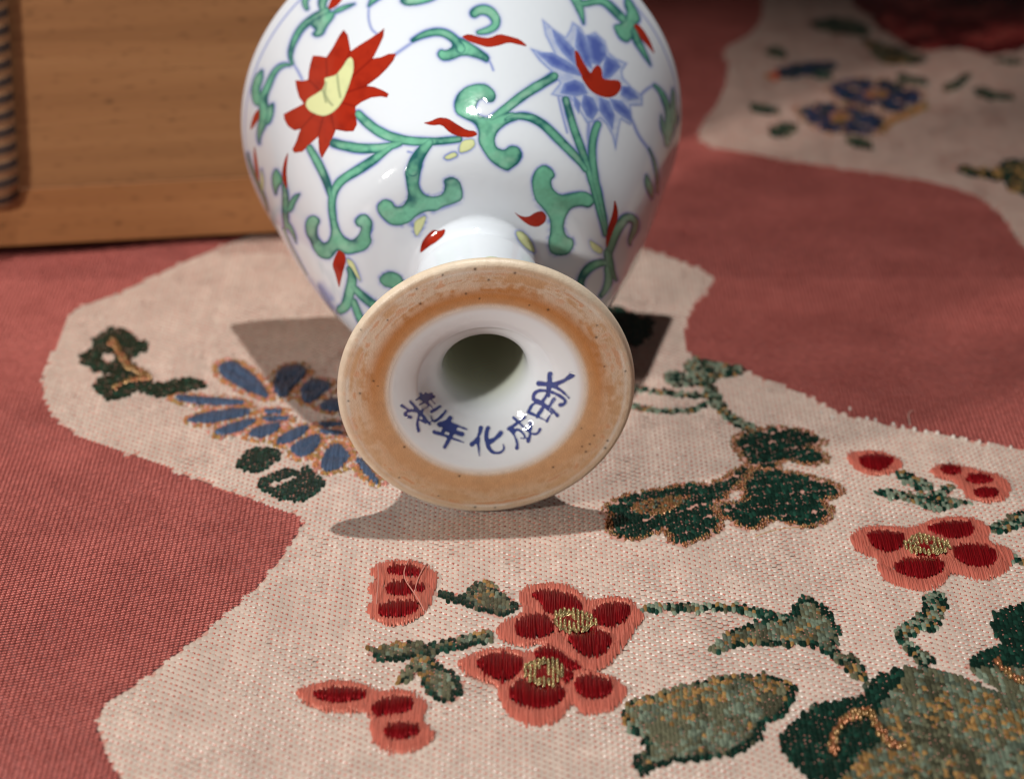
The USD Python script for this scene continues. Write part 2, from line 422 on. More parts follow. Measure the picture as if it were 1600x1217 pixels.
# --- blossoms in satin stitch
def blossom(outer, inners, centre=None, name='blossom', label=None):
    OCC.append(outer)
    inn = unary_union([g.buffer(.00005) for g in inners])
    b = emb(name, satin(outer.difference(inn), SALMON, z=.0001), label=label)
    for g in inners:
        g2 = g if centre is None else g.difference(centre)
        for q in parts_of(g2):
            if q.area > 1e-7:
                emb('petal', satin(q, CRIM * 1.15, H=.0006, z=.00022, tone=.25, tooth=.0018, thread=.00052), parent=b)
    if centre is not None:
        x, y = lattice(centre.bounds, .00052, .00075, .5)
        k = inside(centre, x, y); x, y = x[k], y[k]
        cx0, cy0 = centre.centroid.x, centre.centroid.y
        rr = np.hypot((x - cx0) / np.ptp(x) * 2, (y - cy0) / np.ptp(y) * 2)
        k = (rr > .55) | (RNG.random(len(x)) < .55)
        x, y = x[k], y[k]
        base = satin(centre.buffer(-.0001), CRIM * 1.4, z=.0002)
        top = float_mesh(x, y, .00095 * RNG.uniform(.8, 1.2, len(x)), .0004, .00042, GILT * RNG.uniform(.6, 1.3, (len(x), 1)), nt=5, nc=5, z0=cloth_z(x, y) + .00045, skew=RNG.normal(0, .35, len(x)))
        emb('flower_centre', base, parent=b)
        emb('stamen_ring', top, M_metal, parent=b)
    return b

blossom(P5([(1030, 220), (1080, 200), (1180, 190), (1260, 215), (1310, 260), (1360, 265), (1420, 250), (1500, 260), (1540, 300), (1570, 330), (1520, 390), (1490, 440), (1440, 500), (1400, 540), (1330, 570), (1250, 530), (1190, 470), (1100, 450), (1040, 470), (950, 440), (920, 400), (950, 360), (1000, 345), (1050, 310), (1020, 260)]),
        [P5([(1070, 245), (1120, 225), (1200, 235), (1270, 260), (1300, 300), (1280, 320), (1190, 330), (1130, 320), (1120, 275)]), P5([(1000, 375), (1050, 335), (1130, 330), (1170, 370), (1170, 410), (1100, 435), (1020, 425)]),
         P5([(1335, 320), (1380, 285), (1450, 275), (1500, 285), (1500, 330), (1430, 375), (1360, 375)]), P5([(1230, 420), (1290, 400), (1370, 385), (1430, 430), (1390, 490), (1320, 505), (1260, 470)])],
        P5([(1160, 350), (1200, 318), (1290, 318), (1350, 340), (1360, 380), (1310, 410), (1230, 415), (1180, 390)]), label='salmon edged red blossom, upper one of the pair in front of the foot')
blossom(P5([(755, 520), (820, 490), (920, 470), (1000, 478), (1080, 480), (1150, 452), (1200, 475), (1270, 535), (1320, 560), (1420, 580), (1500, 640), (1440, 720), (1350, 745), (1290, 740), (1260, 690), (1230, 720), (1200, 770), (1120, 795), (1060, 790), (980, 750), (940, 680), (930, 620), (860, 600), (790, 570)]),
        [P5([(830, 530), (880, 495), (980, 490), (1040, 520), (1030, 570), (970, 605), (890, 590)]), P5([(1090, 490), (1150, 460), (1220, 500), (1300, 550), (1250, 560), (1180, 530), (1100, 520)]),
         P5([(980, 650), (1030, 590), (1110, 610), (1200, 620), (1230, 660), (1180, 710), (1090, 720), (1000, 690)]), P5([(1260, 600), (1310, 575), (1400, 595), (1430, 620), (1410, 670), (1330, 680), (1270, 650)]), P5([(1200, 545), (1260, 570), (1250, 600), (1215, 610)])],
        P5([(1030, 570), (1070, 530), (1140, 520), (1210, 535), (1220, 570), (1190, 630), (1120, 640), (1060, 610)]), label='salmon edged red blossom, lower one of the pair')
blossom(P6([(940, 120), (1000, 90), (1100, 90), (1180, 100), (1250, 65), (1330, 55), (1430, 70), (1475, 110), (1460, 160), (1540, 180), (1565, 230), (1530, 280), (1440, 305), (1370, 280), (1320, 270), (1300, 310), (1230, 340), (1150, 330), (1080, 300), (1040, 240), (1060, 215), (980, 190), (950, 160)]),
        [P6([(1000, 125), (1030, 108), (1110, 115), (1150, 130), (1140, 170), (1090, 190), (1030, 172)]), P6([(1230, 100), (1290, 80), (1370, 78), (1415, 100), (1400, 135), (1330, 145), (1270, 125)]),
         P6([(1330, 180), (1400, 165), (1480, 185), (1500, 215), (1480, 250), (1400, 250), (1340, 220)]), P6([(1100, 250), (1140, 220), (1220, 215), (1300, 230), (1290, 270), (1220, 295), (1150, 280)]), P6([(1180, 190), (1290, 190), (1270, 215), (1200, 210)])],
        P6([(1140, 160), (1200, 130), (1260, 140), (1320, 165), (1310, 205), (1240, 212), (1160, 200)]), label='single red four petalled blossom at the right')
blossom(P5([(375, 140), (420, 95), (540, 90), (620, 110), (675, 150), (660, 220), (640, 290), (580, 350), (500, 375), (430, 365), (370, 320), (370, 280), (410, 262), (370, 220), (380, 190), (420, 170)]),
        [P5([(455, 130), (480, 112), (560, 115), (605, 140), (600, 160), (540, 160), (460, 145)]), P5([(440, 215), (480, 185), (550, 190), (580, 215), (560, 245), (470, 245)]), P5([(415, 310), (440, 278), (590, 272), (590, 310), (540, 338), (430, 340)]), P5([(585, 205), (605, 198), (622, 212), (605, 230), (588, 225)])], name='flower_bud', label='striped bud left of the pair of blossoms')
blossom(P5([(55, 655), (150, 620), (250, 605), (350, 620), (430, 655), (540, 640), (620, 690), (630, 720), (600, 770), (640, 810), (665, 840), (620, 890), (540, 920), (450, 915), (390, 860), (380, 800), (390, 760), (340, 735), (250, 745), (150, 730), (90, 695)]),
        [P5([(130, 665), (190, 645), (300, 640), (375, 660), (340, 690), (230, 705), (160, 690)]), P5([(385, 730), (420, 690), (520, 675), (570, 690), (560, 730), (490, 755), (400, 755)]), P5([(430, 830), (480, 792), (560, 792), (610, 822), (560, 852), (480, 862)])], name='flower_bud', label='three petalled bud nearest the front edge')
blossom(P4([(945, 680), (970, 660), (1060, 655), (1130, 680), (1160, 710), (1120, 740), (1050, 752), (990, 735), (960, 705)]), [P4([(985, 695), (1020, 672), (1100, 678), (1125, 700), (1080, 737), (1020, 728)])], name='flower_bud', label='small round red bud')
blossom(P4([(1250, 730), (1290, 710), (1390, 715), (1440, 735), (1520, 750), (1555, 800), (1540, 840), (1480, 855), (1400, 840), (1370, 800), (1340, 770), (1280, 755)]),
        [P4([(1285, 730), (1320, 713), (1370, 725), (1360, 747), (1310, 750)]), P4([(1380, 765), (1430, 746), (1490, 765), (1480, 782), (1420, 787)]), P4([(1405, 815), (1450, 798), (1510, 810), (1500, 837), (1440, 840)])], name='flower_bud', label='double red bud at the right edge')

# --- leaves and sprigs
def leaf(pol, fn, name='leaf', gold=None, veins=(), dots=.33, **kw):
    OCC.append(pol)
    ms = [brocade(pol, fn, dots=dots, **kw)]
    b = emb(name, ms[0])
    if gold:
        OCC.append(pol.buffer(gold))
        emb('gold_edging', gold_edge(pol, gold), M_metal, parent=b)
    for k, v, w in veins:
        g = S_(k, v, w)
        m = brocade(g, lambda x, y, bd: pick(len(x), [ORANGE, GOLD * 1.2], [2, 3]), px=.0004, py=.0007, H=.0004, z=.00035, dots=0)
        if m is not None and b:
            emb('leaf_vein', m, M_metal, parent=b)
    return b

leaf(P3([(270, 470), (290, 430), (370, 400), (420, 410), (450, 450), (500, 470), (510, 490), (460, 520), (430, 540), (470, 570), (420, 590), (380, 600), (330, 590), (270, 580), (220, 540), (220, 520), (280, 480)]).difference(P3([(300, 520), (350, 505), (380, 530), (340, 550)])), dark_leaf, dots=.25,
     veins=[(K3, [(365, 470), (400, 540), (440, 580), (500, 605)], 22)])
leaf(P3([(270, 650), (300, 610), (390, 590), (470, 590), (480, 620), (540, 640), (620, 620), (700, 615), (760, 635), (700, 660), (600, 680), (540, 690), (450, 660), (420, 690), (350, 705), (300, 670)]), dark_leaf, veins=[(K3, [(350, 670), (430, 630), (520, 620)], 10)])
FIELD = P3([(570, 700), (600, 680), (700, 660), (770, 640), (765, 570), (830, 520), (920, 540), (1000, 600), (1030, 570), (1110, 520), (1200, 580), (1290, 580), (1420, 620), (1480, 800), (1500, 950), (1500, 1060), (1430, 1050), (1340, 1010), (1250, 1030), (1200, 1000), (1170, 960), (1060, 920), (940, 890), (870, 850), (740, 880), (700, 840), (640, 770), (620, 730)])
PET = [[(795, 570), (820, 545), (870, 545), (920, 580), (970, 620), (1000, 670), (1000, 690), (940, 670), (870, 640), (810, 600)], [(1030, 610), (1050, 570), (1110, 550), (1150, 560), (1160, 590), (1120, 630), (1090, 660), (1080, 690), (1040, 680), (1025, 650)],
       [(1140, 640), (1180, 610), (1240, 615), (1265, 640), (1220, 680), (1170, 715), (1140, 690)], [(1210, 720), (1250, 690), (1330, 690), (1330, 740), (1230, 740)], [(610, 690), (660, 685), (780, 690), (900, 700), (910, 715), (800, 720), (700, 715), (640, 705)],
       [(660, 785), (720, 755), (800, 740), (900, 730), (940, 740), (900, 765), (820, 785), (720, 795)], [(775, 835), (820, 805), (900, 780), (960, 775), (930, 800), (880, 830), (820, 845)], [(915, 845), (950, 810), (1030, 790), (1060, 800), (1030, 830), (970, 855)],
       [(1030, 875), (1060, 840), (1130, 805), (1170, 800), (1160, 830), (1110, 865), (1060, 880)], [(1090, 895), (1130, 865), (1200, 835), (1220, 850), (1210, 890), (1150, 935), (1110, 920)], [(1220, 960), (1240, 900), (1290, 870), (1330, 910), (1340, 930), (1300, 980), (1250, 990), (1225, 980)],
       [(1365, 930), (1400, 950), (1460, 1030), (1450, 1045), (1390, 990)], [(980, 740), (1050, 735), (1060, 750), (990, 755)], [(970, 772), (1060, 765), (1100, 775), (1000, 785)], [(1210, 790), (1300, 790), (1300, 805), (1220, 805)], [(1215, 820), (1300, 825), (1310, 840), (1230, 838)], [(1340, 830), (1400, 830), (1420, 880), (1360, 880)]]
PET = [P3(p) for p in PET]
FIELD = FIELD.intersection(unary_union(PET).buffer(.0010))
OCC.append(FIELD)
fl = FIELD.difference(unary_union(PET))
chrys = emb('blue_chrysanthemum', brocade(fl, lambda x, y, bd: pick(len(x), [ORANGE, GOLD, PINK, CREAM * .9], [4, 3, 3, 2]), px=.0004, py=.00068, H=.00022, dots=.3), label='slate blue chrysanthemum edged in gold, half under the foot')
for g in PET:
    emb('petal', satin(g, SLATE, H=.00045, z=.0002, tone=.25, maxlen=.006), parent=chrys)
leaf(P3([(865, 955), (920, 900), (1000, 890), (1040, 900), (1060, 930), (1000, 970), (950, 1000), (900, 985)]), dark_leaf)
leaf(P3([(950, 1040), (1010, 1000), (1090, 970), (1130, 990), (1160, 955), (1180, 990), (1220, 1010), (1240, 1035), (1210, 1070), (1150, 1110), (1100, 1110), (1040, 1090), (980, 1070)]).difference(P3([(1010, 1035), (1080, 1010), (1120, 1000), (1090, 1035), (1020, 1060)])), dark_leaf, dots=.45)

leaf(P4([(350, 340), (390, 320), (440, 335), (520, 345), (590, 362), (545, 385), (480, 395), (440, 425), (400, 420), (350, 360)]), sprig, 'leaf_sprig')
leaf(P4([(265, 385), (330, 370), (400, 400), (400, 425), (330, 430), (290, 415)]), sprig, 'leaf_sprig')
leaf(unary_union([S_(K4, [(150, 432), (250, 445), (330, 455), (420, 460)], 15), S_(K4, [(150, 500), (260, 515), (350, 515), (430, 492)], 15)]), sprig, 'flower_stem')
leaf(S_(K4, [(430, 410), (460, 465), (500, 520), (560, 560), (610, 585)], [40, 45, 36, 32, 30]), sprig, 'flower_stem')
leaf(P4([(40, 150), (75, 138), (130, 140), (180, 172), (245, 182), (232, 232), (182, 285), (150, 275), (95, 205)]), dark_leaf)
leaf(P4([(540, 640), (550, 610), (620, 590), (700, 570), (760, 585), (830, 605), (870, 635), (780, 640), (860, 670), (870, 695), (820, 712), (740, 690), (700, 700), (680, 725), (620, 720), (580, 700), (560, 660)]), dark_leaf, gold=.0009, dots=.28, slits=(-120, 330, .72))
leaf(P4([(590, 745), (650, 730), (760, 750), (850, 770), (915, 795), (920, 818), (840, 840), (880, 870), (870, 910), (800, 935), (720, 910), (650, 905), (610, 945), (560, 930), (510, 910), (480, 880), (520, 860), (600, 850), (570, 800)]), dark_leaf, gold=.001, dots=.3, slits=(-100, 330, .75))
g = P4([(580, 715), (520, 760), (450, 790), (360, 790), (260, 810), (130, 830), (60, 880), (95, 905), (80, 950), (110, 980), (170, 990), (220, 970), (300, 950), (310, 1000), (340, 1015), (400, 990), (470, 955), (480, 920), (440, 880), (480, 840), (530, 800), (590, 745)])
hole = P4([(150, 870), (250, 840), (380, 830), (330, 870), (260, 905), (180, 900)])
leaf(g.difference(hole), dark_leaf, gold=.0009, dots=.3, slits=(-160, 300, .78))
OCC.append(hole)
emb('gold_edging', brocade(hole, lambda x, y, bd: pick(len(x), [GOLD, ORANGE, PALEG, DKG], [4, 3, 2, 2]), px=.0004, py=.0007, H=.00026), M_metal)
leaf(P4([(1120, 745), (1150, 730), (1220, 760), (1270, 790), (1250, 815), (1180, 785)]), sprig, 'leaf_sprig')
leaf(P4([(1040, 820), (1070, 795), (1180, 815), (1260, 820), (1330, 780), (1350, 800), (1310, 830), (1360, 845), (1410, 850), (1330, 870), (1280, 885), (1230, 865), (1160, 840)]), sprig, 'leaf_sprig')
leaf(S_(K6, [(1475, 110), (1530, 95), (1600, 70), (1680, 50)], [30, 50, 60, 60]), sprig, 'flower_stem')
leaf(S_(K6, [(1560, 228), (1600, 235), (1700, 240)], 22), sprig, 'flower_stem')
leaf(P6([(1215, 355), (1260, 345), (1300, 350), (1312, 390), (1285, 430), (1290, 470), (1250, 502), (1190, 490), (1165, 515), (1180, 560), (1240, 580), (1270, 610), (1240, 640), (1170, 590), (1110, 520), (1130, 470), (1190, 450), (1225, 400)]), sprig, 'leaf_sprig')

leaf(P5([(660, 235), (700, 220), (760, 240), (810, 240), (800, 210), (850, 185), (890, 165), (940, 220), (1010, 280), (1020, 300), (960, 345), (900, 320), (840, 310), (790, 280), (710, 265)]), pale_leaf((-.3, -1)), 'leaf_sprig')
leaf(P5([(350, 470), (420, 455), (540, 440), (640, 455), (720, 430), (830, 405), (910, 395), (920, 430), (830, 458), (720, 472), (660, 495), (600, 500), (480, 520), (400, 525), (400, 500)]), pale_leaf((.6, -1)), 'leaf_sprig')
leaf(P5([(570, 500), (660, 490), (670, 540), (730, 560), (780, 600), (775, 660), (730, 700), (650, 680), (600, 620), (590, 560), (545, 610), (490, 620), (530, 560)]), pale_leaf((1, -.3)), 'leaf_sprig')
leaf(P6([(80, 790), (120, 740), (220, 720), (330, 680), (450, 650), (600, 645), (700, 670), (745, 700), (720, 760), (690, 810), (620, 830), (600, 890), (540, 940), (440, 970), (330, 975), (240, 985), (180, 1010), (160, 1030), (120, 1000), (120, 970), (180, 920), (150, 900), (80, 830)]), pale_leaf((.55, -1)), dots=.3)
leaf(P6([(400, 555), (450, 510), (540, 465), (640, 445), (720, 440), (715, 400), (770, 350), (830, 385), (900, 460), (905, 510), (890, 560), (960, 590), (990, 640), (1020, 660), (980, 675), (900, 620), (840, 570), (790, 540), (700, 545), (600, 535), (520, 540), (420, 570)]), pale_leaf((.2, 1)), 'leaf_sprig')
leaf(S_(K6, [(155, 412), (250, 402), (380, 402), (500, 405), (600, 425), (720, 448)], [22, 24, 22, 24, 34, 36]), sprig, 'flower_stem')
BIG = P6([(670, 880), (720, 830), (800, 770), (900, 745), (980, 745), (1000, 700), (1060, 650), (1150, 630), (1250, 640), (1400, 690), (1450, 720), (1560, 760), (1660, 800), (1760, 1000), (1700, 1180), (1000, 1190), (850, 1090), (760, 1020), (690, 950)])
DARKLOBE = P6([(660, 880), (720, 830), (800, 770), (900, 740), (985, 745), (1000, 700), (1060, 645), (1150, 630), (1130, 690), (1060, 760), (1040, 830), (1100, 900), (960, 960), (930, 1050), (830, 1090), (760, 1020), (690, 950)])
def big_fn(x, y, bd):
    n = len(x)
    c = clusters(x, y, [OLIVE * .55, OLIVE * 1.1, PALEG * .45, PALEG * .8, OLIVE], 53, 380.)
    q = ground(zp([(1450, 830), (1050, 1030)], *K6))
    gold = (RNG.random(n) < .5 * np.exp(-np.minimum(np.hypot((x - q[0, 0]) / .013, (y - q[0, 1]) / .006), np.hypot((x - q[1, 0]) / .016, (y - q[1, 1]) / .005)) ** 2))
    c[gold] = pick(gold.sum(), [GOLD, OLIVE * 1.7, GOLD * .6], [3, 3, 3])
    d = inside(DARKLOBE, x, y)
    c[d] = pick(d.sum(), [DKG, DKG * 1.4, MDG], [6, 3, 1])
    return c
leaf(BIG, big_fn, px=.00055, py=.0010, H=.00022, dots=.3, veins=[(K6, [(880, 945), (885, 880), (945, 815), (1000, 800), (1050, 860), (1130, 925)], 26)])
leaf(P6([(1460, 470), (1510, 430), (1600, 395), (1700, 380), (1760, 500), (1760, 800), (1660, 790), (1560, 760), (1450, 690), (1390, 640), (1380, 620), (1450, 580), (1520, 560)]), lambda x, y, bd: np.where((y < ground(zp([(1500, 640)], *K6))[0, 1])[:, None], pick(len(x), [PALEG, OLIVE], [1, 2]), dark_leaf(x, y, bd)), px=.00055, py=.0010, H=.00022,
     veins=[(K6, [(1490, 610), (1530, 660), (1600, 700)], 18)])

# --- the back panel
FAR = dict(px=.0008, py=.0014, H=.0004)
def far_leaf(*cols): return lambda x, y, bd: pick(len(x), list(cols), [1] * len(cols))
leaf(P2([(800, -20), (830, 50), (900, 60), (920, 130), (980, 150), (1060, 210), (1180, 235), (1250, 210), (1350, 220), (1440, 240), (1530, 235), (1600, 210), (1720, 190), (1740, -140), (1200, -180), (850, -120)]),
     lambda x, y, bd: np.where((noise2(x, y, 180., 9, 2) > .56)[:, None], pick(len(x), [np.array([.36, .04, .035]), np.array([.48, .085, .065])], [2, 1]), pick(len(x), [np.array([.20, .012, .012]), np.array([.10, .005, .006])], [1, 1])), 'red_peony', **FAR)
leaf(P2([(600, 110), (680, 80), (800, 90), (900, 130), (860, 165), (700, 145)]), far_leaf(DKG, MDG * .8, OLIVE), **FAR)
leaf(P2([(840, 180), (960, 200), (1100, 240), (1160, 265), (1080, 290), (930, 280), (890, 230)]), far_leaf(DKG, OLIVE, GOLD * .5), **FAR)
leaf(P2([(395, 240), (440, 212), (500, 235), (515, 272), (450, 270)]), far_leaf(MDG, DKG, OLIVE), **FAR)
leaf(P2([(450, 330), (560, 300), (720, 288), (735, 312), (600, 345), (480, 365)]), far_leaf(np.array([.02, .03, .07]), SLATE * .5, DKG), 'blue_bud', **FAR)
leaf(P2([(405, 350), (450, 328), (478, 362), (430, 372)]), far_leaf(ORANGE, np.array([.6, .12, .06])), 'orange_bud', **FAR)
leaf(P2([(620, 335), (700, 328), (705, 358), (640, 360)]), far_leaf(PALEG * .6, MDG), **FAR)
for o, c in (([(560, 505), (640, 475), (740, 475), (850, 500), (945, 540), (945, 590), (900, 618), (830, 602), (740, 610), (660, 592), (600, 545)], [(690, 535), (740, 512), (810, 528), (795, 562), (720, 568)]),
             ([(700, 400), (750, 375), (850, 365), (960, 372), (1060, 398), (1115, 430), (1105, 482), (1020, 512), (930, 492), (850, 480), (760, 460)], [(845, 430), (900, 408), (975, 420), (972, 458), (890, 462)])):
    o, c = P2(o), P2(c)
    cc = c.centroid
    o = o.difference(unary_union([LineString([cc, (cc.x + .03 * math.cos(t), cc.y + .05 * math.sin(t))]).buffer(.0007) for t in np.arange(6) * math.pi / 3 + .4]).difference(c.buffer(.001))).buffer(-.0006).buffer(.0006)
    OCC.append(o)
    b = emb('blue_flower', brocade(o.difference(c), lambda x, y, bd: pick(len(x), [np.array([.016, .022, .05]), np.array([.03, .048, .11]), DKG], [3, 3, 1]), dots=.3, dotcol=ORANGE * .8, **FAR))
    emb('flower_centre', brocade(c, far_leaf(ORANGE * .7, GOLD * .7, PINK * .6), dots=.2, **FAR), parent=b)
    emb('gold_edging', gold_edge(o, .0016, .4), M_metal, parent=b)
leaf(S_(K2, [(940, 600), (990, 550), (1060, 520), (1150, 480)], [20, 22, 24, 14]), far_leaf(GOLD, ORANGE, GOLD), 'gold_stem', **FAR)
for p in ([(315, 480), (370, 478), (485, 512), (400, 525), (330, 502)], [(410, 600), (460, 562), (540, 558), (560, 590), (480, 628), (420, 632)], [(760, 632), (820, 622), (900, 650), (885, 680), (800, 660)], [(980, 340), (1040, 338), (1155, 368), (1150, 392), (1050, 372)],
          [(1225, 400), (1280, 370), (1350, 318), (1352, 352), (1290, 400), (1240, 432)], [(1360, 398), (1420, 405), (1565, 440), (1500, 458), (1400, 442)], [(1440, 260), (1540, 262), (1620, 280), (1540, 290)]):
    leaf(P2(p), far_leaf(MDG, DKG, OLIVE, OLIVE), **FAR)
leaf(P2([(1260, 770), (1330, 768), (1480, 790), (1510, 740), (1600, 742), (1700, 760), (1700, 920), (1600, 890), (1520, 872), (1500, 830), (1400, 812), (1330, 800)]), far_leaf(DKG, MDG, DKG, GOLD), **FAR)

# --- the ground weave itself
occ = unary_union(OCC)
shapely.prepare(occ)
main_c = main_panel.intersection(AREA)
back_c = back_panel.intersection(AREA)
panels = unary_union([main_c, back_c])
shapely.prepare(panels)
def cream_weave(area):
    x, y = lattice(area.bounds)
    k = inside(area, x + RNG.normal(0, .00015, len(x)), y + RNG.normal(0, .0004, len(y))) & ~inside(occ, x, y)
    x, y = x[k], y[k]
    ms = []
    tone = 1 + (noise2(x, y, 260., 21, 2) - .5) * .28
    streak = 1 + (noise2(np.floor(x / PITX) * .37, np.zeros_like(x), 1., 4, 2) - .5) * .22
    tlt = (noise2(x, y * .6, 260., 71, 2) - .56) * .30 + RNG.normal(0, .035, len(x))      # floats that dip towards the front glint
    C = CREAM * (tone * streak)[:, None] * RNG.uniform(.92, 1.06, (len(x), 1))
    for far in (False, True):
        q = (y > .47) == far
        nt, nc = (3, 3) if far else (5, 4)
        if q.any():
            ms.append(float_mesh(x[q], y[q], PITY * 1.12, PITX * 1.6 * RNG.uniform(.94, 1.06, q.sum()), .00015 * RNG.uniform(.9, 1.12, q.sum()), C[q], nt=nt, nc=nc, flat=True, tilt=tlt[q], z0=cloth_z(x[q], y[q])))
    xd, yd = x + PITX * .5, y - PITY * (.5 + .1875) + PITY * .0
    q = ~inside(occ, xd, yd)
    xd, yd = xd[q], yd[q]
    for far in (False, True):
        q = (yd > .47) == far
        nt, nc = (3, 3) if far else (4, 4)
        if q.any():
            ms.append(float_mesh(xd[q], yd[q], PITX * .85, .00036, .00021 * RNG.uniform(.8, 1.15, q.sum()), DASH * RNG.uniform(.75, 1.2, (q.sum(), 1)), along='x', nt=nt, nc=nc, z0=cloth_z(xd[q], yd[q])))
    return join(ms)
def sheet(pol, step, z):
    x0, y0, x1, y1 = pol.bounds
    gx, gy = np.meshgrid(np.arange(x0, x1, step), np.arange(y0, y1, step))
    gx, gy = gx.ravel(), gy.ravel()
    k = inside(pol.buffer(-step * .4), gx, gy)
    b = np.vstack([shapely.get_coordinates(shapely.line_interpolate_point(r, np.arange(0, r.length, step * .5))) for r in [pol.exterior, *pol.interiors]] + [np.array(pol.exterior.coords)] + [np.array(r.coords) for r in pol.interiors])
    b = np.unique(np.round(b, 7), axis=0)
    pts = np.vstack([np.stack([gx[k], gy[k]], -1), b])
    t = Delaunay(pts).simplices
    c = pts[t].mean(1)
    t = t[inside(pol.buffer(1e-6), c[:, 0], c[:, 1])]
    a, bb, cc = pts[t[:, 0]], pts[t[:, 1]], pts[t[:, 2]]
    flip = ((bb - a)[:, 0] * (cc - a)[:, 1] - (bb - a)[:, 1] * (cc - a)[:, 0]) < 0
    t[flip] = t[flip][:, ::-1]
    V = np.column_stack([pts, cloth_z(pts[:, 0], pts[:, 1]) + z])
    return V, t
V, t = sheet(AREA.buffer(.002), .004, -.00006)
put('red_ground', V, t, M_cloth, cloth)
# beyond the woven part that the picture shows, the same cloth goes on as plain sheets
WHOLE = Polygon([(-.42, .06), (.42, .06), (.42, 1.0), (-.42, 1.0)])
rest = unary_union([main_panel, back_panel]).difference(AREA).buffer(0)
m_ = WHOLE.difference(AREA).difference(rest)
V, t = sheet(biggest(m_), .005, .0001)
put('outer_cloth', V, t, M_outer, cloth)
for q in parts_of(rest):
    if q.area > 4e-6:
        V, t = sheet(q, .003, .0001)
        put('outer_panel', V, t, M_outcream, cloth)
for area, lab in ((main_c, 'large cream panel under the cup'), (back_c, 'smaller cream panel behind, half in shadow')):
    V, t = sheet(area, .003, -.00002)
    b = put('cream_panel', V, t, M_cream, cloth, label=lab)
    m = cream_weave(area)
    put('cream_weave', m[0], m[1], M_thread, b, m[2], m[3], kind='stuff')
BOXHIDE = Polygon([(-.2, .46), (-.2, .60), (-.02, .60), (-.0165, .4815), (-.079, .4705)])
x, y = lattice(AREA.bounds, .0006, .00072, 2 / 3.)
k = inside(AREA.difference(BOXHIDE), x, y) & ~inside(panels, x, y) & ~inside(occ, x, y)
x, y = x[k], y[k]
tone = 1 + (noise2(x, y, 170., 31, 3) - .5) * .5
C = RED * tone[:, None] * RNG.uniform(.85, 1.12, (len(x), 1))
ms = []
for far in (False, True):
    q = (y > .46) == far
    nt, nc = (3, 3) if far else (4, 4)
    ms.append(float_mesh(x[q], y[q], .00074 * RNG.uniform(.92, 1.1, q.sum()), .00043, .00021 * RNG.uniform(.75, 1.25, q.sum()), C[q], along='x', nt=nt, nc=nc, z0=cloth_z(x[q], y[q]), skew=RNG.normal(.04, .05, q.sum())))
m = join(ms)
put('red_weave', m[0], m[1], M_thread, cloth, m[2], m[3], kind='stuff')
# white picots where the main panel's edge rises at the right
xs = np.array([(1283, 640), (1300, 648), (1328, 634), (1355, 649), (1368, 651), (1396, 657), (1411, 661), (1429, 664), (1447, 668), (1465, 670), (1490, 676), (1510, 680), (1531, 683), (1545, 686), (1580, 691)], float)
gq = ground(xs)
m = float_mesh(gq[:, 0], gq[:, 1], .0010, .0006 * RNG.uniform(.6, 1.3, len(gq)), .0004, np.array([.74, .66, .58]), nt=6, nc=6, z0=cloth_z(gq[:, 0], gq[:, 1]) + .0001)
emb('edge_loops', m)

def fibre(px, r, col, hgt=.0006):
    q = ground(chaikin(np.array(px, float), 3, False))
    z = cloth_z(q[:, 0], q[:, 1]) + .0002 + hgt * np.sin(np.linspace(0, np.pi, len(q)))
    P = np.column_stack([q, z])
    t = np.gradient(P, axis=0); t /= np.linalg.norm(t, axis=1, keepdims=True)
    a = np.cross(t, [0, 0, 1]); a /= np.linalg.norm(a, axis=1, keepdims=True); b = np.cross(a, t)
    ang = np.arange(5) / 5 * 2 * np.pi
    N = (np.cos(ang)[None, :, None] * a[:, None] + np.sin(ang)[None, :, None] * b[:, None])
    V = P[:, None] + r * N
    n = len(P)
    i = (np.arange(n - 1)[:, None] * 5 + np.arange(5)).ravel(); j = (np.arange(n - 1)[:, None] * 5 + (np.arange(5) + 1) % 5).ravel()
    put('loose_thread', V.reshape(-1, 3), np.stack([i, i + 5, j + 5, j], -1), M_thread, cloth, N.reshape(-1, 3), np.tile(col, (n * 5, 1)))
for p, r, c in (([(1180, 838), (1215, 830), (1250, 826), (1275, 818)], .00005, GOLD * 1.6), ([(640, 872), (628, 905), (652, 940), (662, 955)], .00009, PINK * 1.1), ([(590, 880), (592, 910), (588, 945)], .00009, PINK), ([(668, 880), (655, 905), (648, 925)], .00008, PINK * 1.1),
                ([(1422, 660), (1418, 648), (1428, 638)], .00005, CREAM), ([(546, 508), (556, 512), (566, 508)], .00004, CREAM * 1.2)):
    fibre(p, r, c)

# ------------------------------------------------------------------ the stem cup
RF, RB, LEN, YAW = .018463, .031290, .070328, math.radians(-3.2767)
LEAN = math.radians(10.3367)
AX = np.array([math.cos(LEAN) * math.sin(YAW), math.cos(LEAN) * math.cos(YAW), math.sin(LEAN)])
C0 = np.array([-.0031394, .3698563, .0181634])
EX = np.cross(AX, [0, 0, 1]); EX /= np.linalg.norm(EX)
EY = np.cross(EX, AX)
def to_cup(P):
    Q = P - C0
    return np.stack([Q @ EX, Q @ EY, Q @ AX], -1)
OUT = np.array([(1.2, 18.40), (1.9, 18.0), (2.8, 16.4), (4.2, 13.8), (6, 11.6), (9, 10.0), (13, 9.1), (18, 8.6), (22, 8.42), (23.6, 8.46), (24.1, 8.46), (24.35, 8.36), (24.55, 7.9), (24.75, 7.5), (25.1, 7.25), (26.0, 7.2), (27.0, 7.45), (27.8, 8.0), (28.4, 8.7), (28.75, 10.0), (29.05, 12.2), (29.55, 14.6), (30.3, 16.4), (31.3, 17.85), (32.6, 19.05), (34.4, 20.25), (37, 21.45), (40.5, 22.8), (44.5, 24.25), (48.5, 25.5), (52.5, 26.65), (56.5, 27.7), (60.5, 28.75), (64.5, 29.85), (67.5, 30.65), (69.2, 31.1), (70.1, 31.27)]) / 1000
